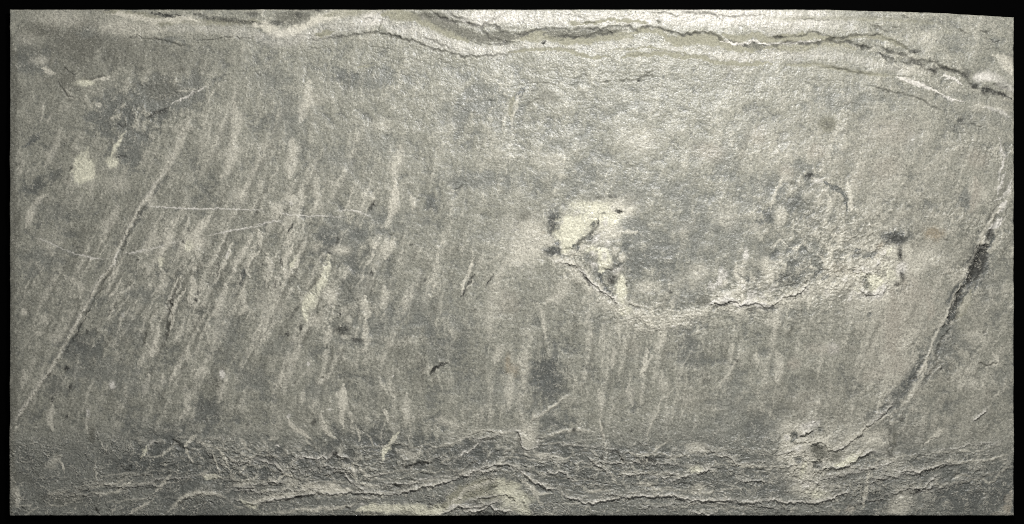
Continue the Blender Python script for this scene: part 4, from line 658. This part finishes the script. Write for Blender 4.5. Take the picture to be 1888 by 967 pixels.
tile(1408, 637, [
 ('N','v',40,.6,[(900,20),(850,140),(780,210),(700,300),(620,390)],D1(brk=.7)),('N','v',24,.55,[(900,30),(860,120),(790,200)],D1(brk=.9)),('B','v',630,390,60,40,.6),('B','b',930,60,80,70,.4),
 ('l',[(915,0),(880,75),(855,130),(840,160),(815,225),(790,285),(765,335),(740,385)],D1(w=2.4,a=.95,h=1,brk=.25)),('N','p',6,.6,[(880,70),(855,125),(835,140)]),('B','v',815,182,28,16,.9,D1(brk=.8)),('k',[(790,190),(830,170)],D1(w=2,amp=4)),
 ('s',[(705,315),(670,355),(640,380),(600,412),(555,446),(520,485),(470,522),(420,545),(385,565),(355,560),(335,530),(310,520),(270,522),(245,535),(238,560)][::-1],D1(h=1.8,fade=7,a=.95,w=1.8,dark=.7)),
 ('N','p',14,.6,[(560,440),(520,475),(470,512),(420,535)]),('N','p',13,.8,[(245,545),(262,522),(310,512),(345,535),(365,562)],D1(smooth=.3)),('k',[(540,438),(560,440)],D1(w=2)),
 ('s',[(590,378),(620,375),(650,350),(690,310),(700,285)],D1(h=1.2,fade=4,a=.7)),('k',[(575,400),(600,375),(620,375)],D1(w=2,amp=3)),
 ('s',[(280,680),(340,662),(400,665),(450,650),(490,620),(540,590),(600,570),(640,575)],D1(h=1.8,fade=8,a=.9,w=1.6,dark=.7)),('N','y',13,.75,[(370,655),(430,645),(480,612),(530,580)]),('N','p',13,.6,[(480,600),(540,560),(600,520),(650,480)]),
 ('k',[(500,600),(540,575),(565,560),(600,555)],D1(w=2.4,amp=3)),('s',[(520,605),(560,590),(610,578)],D1(h=1,fade=4,a=.6)),
 ('B','p',190,480,90,60,.6),('B','p',135,545,50,60,.75),('B','c',255,425,55,25,.7,D1(ang=20)),('B','p',210,640,70,50,.7),('B','p',240,770,100,50,.75),('B','y',290,800,60,36,.6),('B','p',290,510,60,20,.6),('B','p',620,500,60,50,.65),('B','p',100,600,40,30,.6),('B','p',170,570,90,40,.5),('B','p',130,450,40,50,.5),('B','p',220,700,50,60,.6),('N','y',12,.6,[(230,620),(210,680),(190,720)]),
 ('B','g',300,575,55,42,.8,D1(hard=.6)),('B','g',380,600,40,30,.6),('B','d',165,480,20,13,.85,D1(brk=.8)),('B','d',210,485,24,10,.6),('k',[(195,492),(240,470),(275,460)],D1(w=2)),('B','d',280,656,22,10,.7),('B','d',280,540,30,12,.35),
 ('s',[(190,500),(235,480),(285,452)],D1(h=1.4,fade=5,a=.7)),('s',[(72,605),(110,585),(150,570),(165,555)],D1(h=1.3,fade=4,a=.7)),('s',[(125,655),(160,645),(190,655)],D1(h=1.3,fade=4,a=.7)),('k',[(150,715),(180,715),(190,730)],D1(w=1.8,amp=3)),('k',[(220,760),(260,775),(300,765)],D1(w=1.5,amp=4)),('k',[(200,790),(240,810)],D1(w=1.5,amp=4)),('k',[(250,740),(290,750)],D1(w=1.5,amp=4)),('k',[(150,520),(190,540),(220,545)],D1(w=1.3,amp=4)),
 ('B','v',600,860,110,60,.7),('B','v',30,760,120,70,.5),('B','v',430,740,120,50,.5),('B','b',150,870,300,36,.5),('B','v',450,830,70,40,.4),('B','v',1150,800,230,110,.6),('B','v',860,700,110,60,.6),('B','b',1080,680,300,40,.4),('B','b',700,740,60,60,.3),('B','v',780,540,60,60,.35),('B','b',800,370,120,90,.4),('B','g',280,190,80,60,.3),('B','g',120,330,80,60,.3),
 ('s',[(-5,835),(60,832),(100,840),(200,842),(260,850),(300,838),(345,828),(380,825),(400,805),(450,790),(490,768)],D1(h=1.9,fade=5,a=.95,w=1.6,dark=.7)),('l',[(0,678),(30,672),(60,640)],D1(w=1.6,a=.7)),('l',[(60,700),(30,740),(80,745)],D1(w=1.3,a=.5)),('l',[(340,860),(380,880),(410,890)],D1(w=1.4,a=.5)),('l',[(380,825),(410,845)],D1(w=1.6,a=.7)),
 ('k',[(505,778),(530,775),(535,800),(545,840)],D1(w=1.4)),('N','p',11,.6,[(565,700),(555,760),(545,820),(530,880)],D1(smooth=.4)),('N','p',9,.5,[(612,620),(612,690)]),('N','w',14,.5,[(440,890),(500,880)]),('s',[(575,780),(605,740),(640,720),(680,712)],D1(h=1.2,fade=5,a=.5)),('B','p',750,830,60,70,.5),('B','p',720,880,60,40,.5),('B','p',700,640,60,60,.35),('k',[(600,790),(615,830),(640,870)],D1(w=1.2)),('k',[(560,790),(590,760)],D1(w=1.8,amp=3)),
 ('s',[(700,668),(730,680),(760,676),(805,682),(830,695),(870,675),(920,655),(980,633)],D1(h=1.8,fade=5,a=.95,w=1.7,dark=.7)),('l',[(990,650),(1050,642),(1120,630),(1160,625),(1210,625),(1260,605),(1300,592),(1350,592)],D1(w=2,a=.9,h=1)),('l',[(960,632),(1010,625),(1060,635)],D1(w=1.4,a=.6)),
 ('s',[(795,775),(845,778),(880,750),(920,730),(960,703)],D1(h=1.6,fade=4,a=.95,dark=.7)),('s',[(820,812),(850,795),(890,780),(920,735)],D1(h=1.2,fade=3,a=.6)),('B','d',830,790,20,10,.7),('l',[(1020,725),(1050,708),(1100,705),(1130,710)],D1(w=1.8,a=.9)),('k',[(1020,730),(1060,712),(1110,712)],D1(w=1.5,amp=3)),('l',[(1140,700),(1180,710),(1210,735),(1245,735),(1255,720),(1275,690),(1310,665),(1350,662)],D1(w=2,a=.8)),('k',[(1225,745),(1260,735)],D1(w=1.4)),
 ('s',[(1128,412),(1150,385),(1175,365),(1205,342)],D1(h=1.5,fade=3,a=.9,dark=.8)),('N','p',9,.7,[(875,530),(900,500),(935,490),(965,455)]),('B','p',950,465,30,18,.5),('k',[(850,560),(880,520),(940,492)],D1(w=1.3)),('l',[(870,530),(900,505),(940,490)],D1(w=1.4)),
 ('k',[(1145,72),(1185,85),(1210,100),(1240,105),(1280,98)],D1(w=2.2,a=.95,amp=3)),('N','p',8,.7,[(1235,40),(1260,70),(1275,95)]),('l',[(1225,110),(1260,105),(1285,95)],D1(w=1.6)),('B','d',958,125,16,9,.85,D1(e=.2)),('B','g',1008,112,14,26,.6),('B','d',1155,176,13,7,.7),
 ('l',[(1190,192),(1230,190),(1265,198),(1300,215),(1320,235),(1352,242)],D1(w=1.8,a=.7)),('B','b',1300,200,60,70,.4),
 ('N','w',22,.6,[(1340,790),(1320,850),(1310,915)]),('k',[(1310,800),(1300,870)],D1(w=1.2)),('N','w',14,.4,[(1230,915),(1350,905)]),('B','n',1310,885,26,20,.3),
 ('B','d',748,402,16,11,.75),('B','d',715,402,10,6,.6),('B','d',690,600,18,22,.6,D1(brk=.8)),('N','g',12,.5,[(700,440),(705,520),(690,590)],D1(brk=.9)),('k',[(660,440),(700,480),(690,560)],D1(w=1.4,amp=4)),('k',[(640,540),(690,600),(720,640)],D1(w=1.2,amp=4)),
 ('B','w',720,110,60,50,.55),('B','w',165,100,40,30,.6),('B','w',320,20,100,30,.35),('N','p',20,.4,[(80,40),(80,200)]),('B','w',690,20,50,40,.5),('B','p',1100,200,60,40,.4),('N','w',30,.3,[(520,200),(600,150),(680,160)]),
 ('B','v',570,385,40,18,.5),('k',[(600,620),(650,640),(660,665)],D1(w=1.3,amp=4)),('l',[(900,850),(960,820),(1000,815)],D1(w=1.2,a=.4)),('l',[(1100,720),(1150,730)],D1(w=1,a=.4)),
])
# ---- rough edges of the right-hand vein
crack([(1848, 385), (1818, 440), (1800, 495), (1770, 555), (1748, 610), (1722, 668), (1700, 712)], 2.4, .9, amp=4)
crack([(1822, 445), (1790, 500), (1762, 545), (1750, 590)], 1.8, .8, amp=4); crack([(1730, 640), (1660, 730), (1610, 775)], 1.4, .45, amp=4)
line([(1860, 372), (1836, 398), (1808, 442), (1780, 505), (1752, 560), (1728, 610), (1704, 680), (1684, 730)], 2.0, .9, amp=2, brk=.3)
line([(1700, 700), (1670, 745), (1610, 785), (1560, 815), (1520, 830)], 1.6, .6, amp=3)
rag(1790, 520, 22, 85, .6, 60); rag(1720, 660, 26, 80, .5, 60); rag(1640, 760, 30, 70, .45, 40)
# ---- thin flowing edges of the folded layers, bottom and top
_r = np.random.RandomState(5)
BX = [0, 150, 300, 480, 600, 730, 850, 930, 980, 1050, 1200, 1350, 1480, 1600, 1700, 1870]
BY = [930, 915, 905, 900, 893, 900, 880, 862, 885, 905, 912, 918, 922, 900, 885, 860]
for _i in range(78):
    _x = _r.uniform(20, 1780); _l = _r.uniform(60, 230); _o = -_r.rand() ** 1.3 * 95 + 18
    if _x < 300: _o *= 0.5
    _xs = np.arange(_x, min(_x + _l, 1868), 22.0); _s = 1 + _o / 140
    _ys = np.interp(_xs, BX, BY) * _s + 893 * (1 - _s) + _o + 4 * np.sin(_xs / 37 + _i)
    if len(_xs) < 3: continue
    _p = list(zip(_xs, np.minimum(_ys, 946)))
    if _i % 3 == 0: scarp(_p, 0.8, _r.uniform(.3, .6), 4, amp=3, w=1.1, dark=.6)
    else: line(_p, _r.uniform(.9, 1.4), _r.uniform(.3, .65), amp=3)
    if _i % 2: crack([(_q[0], _q[1] + 5) for _q in _p], 1.3, .5, amp=3.5)
TX = [400, 600, 700, 800, 880, 980, 1130, 1250, 1380, 1500, 1650, 1750, 1870]
TY = [70, 62, 64, 90, 100, 94, 104, 102, 114, 125, 150, 178, 205]
for _i in range(46):
    _x = _r.uniform(420, 1780); _l = _r.uniform(30, 130); _o = _r.uniform(-70, 70)
    _xs = np.arange(_x, min(_x + _l, 1866), 14.0)
    if len(_xs) < 3: continue
    _ys = np.interp(_xs, TX, TY) + _o + 2 * np.sin(_xs / 23 + _i)
    if _ys.min() < 24: continue
    crack(list(zip(_xs, _ys)), _r.uniform(.7, 1.3), _r.uniform(.25, .55), amp=3)
line([(297, 325), (275, 362), (257, 384), (240, 420), (225, 446), (216, 463), (208, 487), (192, 508), (179, 525), (167, 552), (150, 580), (133, 610), (119, 634), (100, 668), (85, 690), (66, 720), (50, 745), (28, 780)], 1.9, .85, amp=1.2, brk=.3, h=.8)
crack([(262, 384), (230, 445), (215, 490), (185, 530), (160, 580), (128, 636)], 1.2, .6, amp=2)
crack([(342, 500), (322, 540), (312, 556), (308, 590), (298, 640)], 1.9, .8, amp=2)
band('d', [(1816, 455), (1800, 490), (1786, 518)], 14, .75, brk=.6, hard=.9, h=-1.0); band('d', [(1780, 528), (1757, 565), (1748, 590)], 7, .6, brk=.9, h=-.8)
for _i in range(60):
    _a = _r.uniform(0, 6.28); _q = _r.uniform(0.2, 1.0)
    _cx, _cy, _rx, _ry = [(1612, 515, 62, 70), (1490, 850, 55, 75), (1105, 470, 45, 80), (1430, 520, 110, 45), (1370, 545, 60, 40)][_i % 5]
    blob('c' if _i % 2 else 'p', _cx + _rx * _q * math.cos(_a), _cy + _ry * _q * math.sin(_a), _r.uniform(4, 13), _r.uniform(4, 9), _r.uniform(.5, .9), _r.uniform(20, 70), e=1.0, brk=.8, h=.8)
for _i in range(26):
    _a = _r.uniform(0, 6.28); _q = _r.uniform(0.2, 1.0)
    _cx, _cy, _rx, _ry = [(1612, 515, 70, 70), (1490, 850, 60, 75), (1105, 450, 60, 80), (1430, 500, 120, 60)][_i % 4]
    blob('v', _cx + _rx * _q * math.cos(_a), _cy + _ry * _q * math.sin(_a), _r.uniform(4, 12), _r.uniform(3, 7), _r.uniform(.5, .9), _r.uniform(20, 70), hard=.61, e=1.0, brk=.8, h=-.8)

# ------------------------------------------------------------------ fine relief over the whole face
# thin wrinkled ledges in the layered lower and upper edges
def ledges(mask, fx, fy, s, h, thr=0.0):
    n = fbm((X + 2.4 * WX) / fx, (Y + 1.6 * WY - 14 * np.sin(X / 150)) / fy, s, 3, 0.55)
    r = (n * 3.0) % 1.0
    edge = np.exp(-((1 - r) / 0.10) ** 2) * (NB + 0.3 * NA > thr)
    m = (edge * mask).astype(np.float32)
    mix('p', m * 0.6)  # lip paled in the colour, as a lit edge
    LN[:] = np.maximum(LN, m * 0.7)
    mix('v', np.exp(-(r / 0.16) ** 2) * (NB + 0.3 * NA > thr) * mask * 0.4)  # foot of each ledge darkened, relief shade put into the colour
    H[:] = H + h * mask * r * (0.6 + 0.4 * NA)
ledges(bot * 0.9, 120, 26, 3, 2.4, -0.15)
ledges(bot * 0.7, 60, 15, 5, 1.5, 0.0)
ledges(top * 0.6, 170, 16, 8, 0.9, 0.0)
lowmid = sst(690, 800, Y) * (1 - bot) + 0.35 * bump(1300, 500, 320, 120)
ledges(lowmid.astype(np.float32) * 0.7, 60, 26, 11, 1.8, 0.1)

rough_amt = 0.36 + 0.75 * bump(1050, 90, 700, 190) + 0.5 * bump(1280, 430, 260, 150) + 0.35 * bot + 0.25 * bump(1700, 400, 300, 300)
rough_amt = rough_amt * (0.65 + 0.7 * sst(-0.5, 0.6, fbm(X / 45, Y / 38, 14, 3)))
grain_on = (1 - 0.85 * SM) * (1 - 0.75 * LN.clip(0, 1))
# pitted, wrinkled skin: 3 to 9 mm
g1 = np.abs(pn((X + WX) / 4.4, (Y + WY) / 3.4, 10)); g2 = np.abs(pn((X - WY) / 8.0, (Y + WX) / 5.6, 11))
g3 = pn(X / 2.3, Y / 2.2, 13); g4 = pn(X / 3.6, Y / 3.3, 14)
fine = rng.randn(NY, NX).astype(np.float32)
GR = (0.5 * (0.32 - g1) * 2 + 0.20 * (0.32 - g2) * 2 + 0.30 * g4 + 0.34 * g3 + 0.12 * fine)
H += GAIN_G * GR * rough_amt * grain_on
H += 0.6 * NB + 2.6 * NA + 0.35 * NC * grain_on
# streaks stand a little proud of the face
H += 0.25 * st2 * streak_amt

fil = sst(0.16, 0.02, np.abs(pn((X + WX) / 8.5, (Y + WY) / 7.5, 1) + 0.25 * NC)) * sst(-0.2, 0.4, NB)
mix('p', fil * np.clip(RB * 1.3, 0, 1) * 0.55)
H += fil * RB * 0.5
# mineral flecks in the stone itself
sp = 0.8 * g4 + 0.35 * g3 + 0.18 * fine + 0.3 * NC
C *= (1 + GAIN_C * sp * (0.45 + 0.55 * grain_on))[..., None]
dk = (pn(X / 4.2, Y / 3.4, 15) + 0.5 * NC + 0.25 * fine)
mix('d', sst(0.6, 1.05, dk) * 0.7 * grain_on)
lt = (pn(X / 3.4, Y / 3.8, 0) - 0.4 * NC + 0.3 * fine)
mix('c', sst(0.6, 1.1, lt) * 0.4 * grain_on)
fl = rng.rand(NY, NX)
mix('c', ((fl > 0.9993) * 0.9).astype(np.float32))
C = np.clip(C, 0.01, 0.9)

# ------------------------------------------------------------------ the slab: face, riven sides and back as one mesh
# the upper edge runs down to the right: (mm from the left, mm from the top)
ex = np.array([0, 1400, 1527, 1599, 1681, 1749, 1817, 1900]); ey = np.array([18, 18, 18.3, 20.5, 22.5, 25.0, 29.5, 34.0])
topy = np.interp(gx, ex, ey) + 0.25 * fbm(gx / 9, gx * 0 + 3, 2, 3) * sst(1450, 1600, gx)
fy_ = (gy - Y0) / (Y1 - Y0)
PY = topy[None, :] + (Y1 - topy[None, :]) * fy_[:, None]     # rows squeezed a little under the sloping edge
blend = sst(120, 20, Y)                                       # keep the drawing where it was away from the edge
PY = Y + (PY - Y) * blend
eb = np.minimum(np.minimum(X - X0, X1 - X), np.minimum(PY - topy[None, :], Y1 - Y))
H -= 1.3 * np.exp(-eb / 1.6)                                   # broken arris
edge_z = THICK
Z = edge_z + H / 1000.0
VX = (X - PW / 2) / 1000.0; VY = (PH / 2 - PY) / 1000.0
co = np.stack([VX, VY, Z], -1).reshape(-1, 3).astype(np.float32)
nv = NX * NY
idx = np.arange(nv, dtype=np.int32).reshape(NY, NX)
q = np.stack([idx[:-1, :-1], idx[1:, :-1], idx[1:, 1:], idx[:-1, 1:]], -1).reshape(-1, 4)
# ring round the outline, counter-clockwise from above
ring = np.concatenate([idx[:, 0], idx[-1, 1:], idx[:-1, -1][::-1], idx[0, 1:-1][::-1]])
m = len(ring)
rc = co[ring].copy(); rows = [ring]
allco = [co]; base = nv
cen = np.array([0, 0])
for lev, (zz, inset) in enumerate([(0.6, 0.0006), (0.3, 0.0016), (0.0, 0.001)]):
    r2 = rc.copy()
    nrm = np.sign(rc[:, :2]) * np.array([1, 1])
    sx = np.where((np.abs(rc[:, 0]) > abs(VX[0, 0]) - 2e-3), np.sign(rc[:, 0]), 0); sy = np.where(rc[:, 1] > 0.35, 1, np.where(rc[:, 1] < VY[-1, 0] + 2e-3, -1, 0)) * ((np.abs(rc[:, 0]) < abs(VX[0, 0]) - 2e-3) | (rc[:, 1] < VY[-1, 0] + 2e-3) | (rc[:, 1] >= rc[:, 1].max() - 0.02))
    jit = (inset + 0.0006 * rng.rand(m)) if lev < 2 else np.full(m, inset)
    r2[:, 0] -= sx * jit; r2[:, 1] -= sy * jit
    r2[:, 2] = zz * THICK if lev < 2 else 0.0
    allco.append(r2.astype(np.float32)); rows.append(np.arange(base, base + m, dtype=np.int32)); base += m
sides = []
for a_, b_ in zip(rows[:-1], rows[1:]):
    sides.append(np.stack([a_, b_, np.roll(b_, -1), np.roll(a_, -1)], -1)[:, ::-1])
sides = np.concatenate(sides)[:, ::-1]
cv = base
allco.append(np.array([[0, 0, 0.0]], dtype=np.float32)); base += 1
last = rows[-1]
tris = np.stack([np.roll(last, -1), last, np.full(m, cv, dtype=np.int32)], -1)
co_all = np.concatenate(allco)
loops = np.concatenate([q.ravel(), sides.ravel(), tris.ravel()]).astype(np.int32)
nq = len(q) + len(sides)
starts = np.concatenate([np.arange(nq) * 4, nq * 4 + np.arange(m) * 3]).astype(np.int32)
me = bpy.data.meshes.new("stone_slab")
me.vertices.add(len(co_all)); me.vertices.foreach_set("co", co_all.ravel())
me.loops.add(len(loops)); me.loops.foreach_set("vertex_index", loops)
me.polygons.add(len(starts)); me.polygons.foreach_set("loop_start", starts)
me.update(calc_edges=True)
me.polygons.foreach_set("use_smooth", np.ones(len(starts), dtype=bool))
cc = np.ones((len(co_all), 4), dtype=np.float32)
cc[:nv, :3] = C.reshape(-1, 3)
for r_ in rows[1:]: cc[r_, :3] = COL['g'] * 0.8
cc[cv, :3] = COL['g']
at = me.color_attributes.new("mineral", 'FLOAT_COLOR', 'POINT'); at.data.foreach_set("color", cc.ravel())
sm = np.zeros(len(co_all), dtype=np.float32); sm[:nv] = np.maximum(SM, DU).ravel()
a2 = me.attributes.new("polish", 'FLOAT', 'POINT'); a2.data.foreach_set("value", sm)

mt, nt, bs = new_mat("riven_stone")
N = nt.nodes; Lk = nt.links
ac = N.new("ShaderNodeAttribute"); ac.attribute_name = "mineral"
ap = N.new("ShaderNodeAttribute"); ap.attribute_name = "polish"
tc = N.new("ShaderNodeTexCoord")
n1 = N.new("ShaderNodeTexNoise"); n1.inputs["Scale"].default_value = 620; n1.inputs["Detail"].default_value = 3
Lk.new(tc.outputs["Object"], n1.inputs["Vector"])
mr = N.new("ShaderNodeMapRange"); mr.inputs[1].default_value = 0.3; mr.inputs[2].default_value = 0.7; mr.inputs[3].default_value = 0.82; mr.inputs[4].default_value = 1.18
Lk.new(n1.outputs["Fac"], mr.inputs[0])
vm = N.new("ShaderNodeVectorMath"); vm.operation = 'MULTIPLY'
Lk.new(ac.outputs["Color"], vm.inputs[0]); Lk.new(mr.outputs[0], vm.inputs[1])
vm2 = N.new("ShaderNodeVectorMath"); vm2.operation = 'SCALE'; vm2.inputs[3].default_value = ALB
Lk.new(vm.outputs[0], vm2.inputs[0])
Lk.new(vm2.outputs[0], bs.inputs["Base Color"])
n2 = N.new("ShaderNodeTexNoise"); n2.inputs["Scale"].default_value = 260; n2.inputs["Detail"].default_value = 2
Lk.new(tc.outputs["Object"], n2.inputs["Vector"])
m2 = N.new("ShaderNodeMapRange"); m2.inputs[1].default_value = 0.3; m2.inputs[2].default_value = 0.7; m2.inputs[3].default_value = RGH - 0.08; m2.inputs[4].default_value = RGH + 0.1
Lk.new(n2.outputs["Fac"], m2.inputs[0])
m3 = N.new("ShaderNodeMath"); m3.operation = 'MULTIPLY_ADD'; m3.inputs[1].default_value = 0.35
Lk.new(ap.outputs["Fac"], m3.inputs[0]); Lk.new(m2.outputs[0], m3.inputs[2])
Lk.new(m3.outputs[0], bs.inputs["Roughness"])
m4 = N.new("ShaderNodeMath"); m4.operation = "MULTIPLY_ADD"; m4.inputs[1].default_value = -0.8 * SPEC; m4.inputs[2].default_value = SPEC
Lk.new(ap.outputs["Fac"], m4.inputs[0]); Lk.new(m4.outputs[0], bs.inputs["Specular IOR Level"])
bp = N.new("ShaderNodeBump"); bp.inputs["Strength"].default_value = 0.5; bp.inputs["Distance"].default_value = 0.0006
Lk.new(n1.outputs["Fac"], bp.inputs["Height"]); Lk.new(bp.outputs["Normal"], bs.inputs["Normal"])
me.materials.append(mt)
slab = bpy.data.objects.new("stone_slab", me)
slab["label"] = "grey-green riven stone slab with pale veins and dark cracks, lying on a black surface"
slab["kind"] = "thing"
slab["category"] = "stone slab"
sc.collection.objects.link(slab)
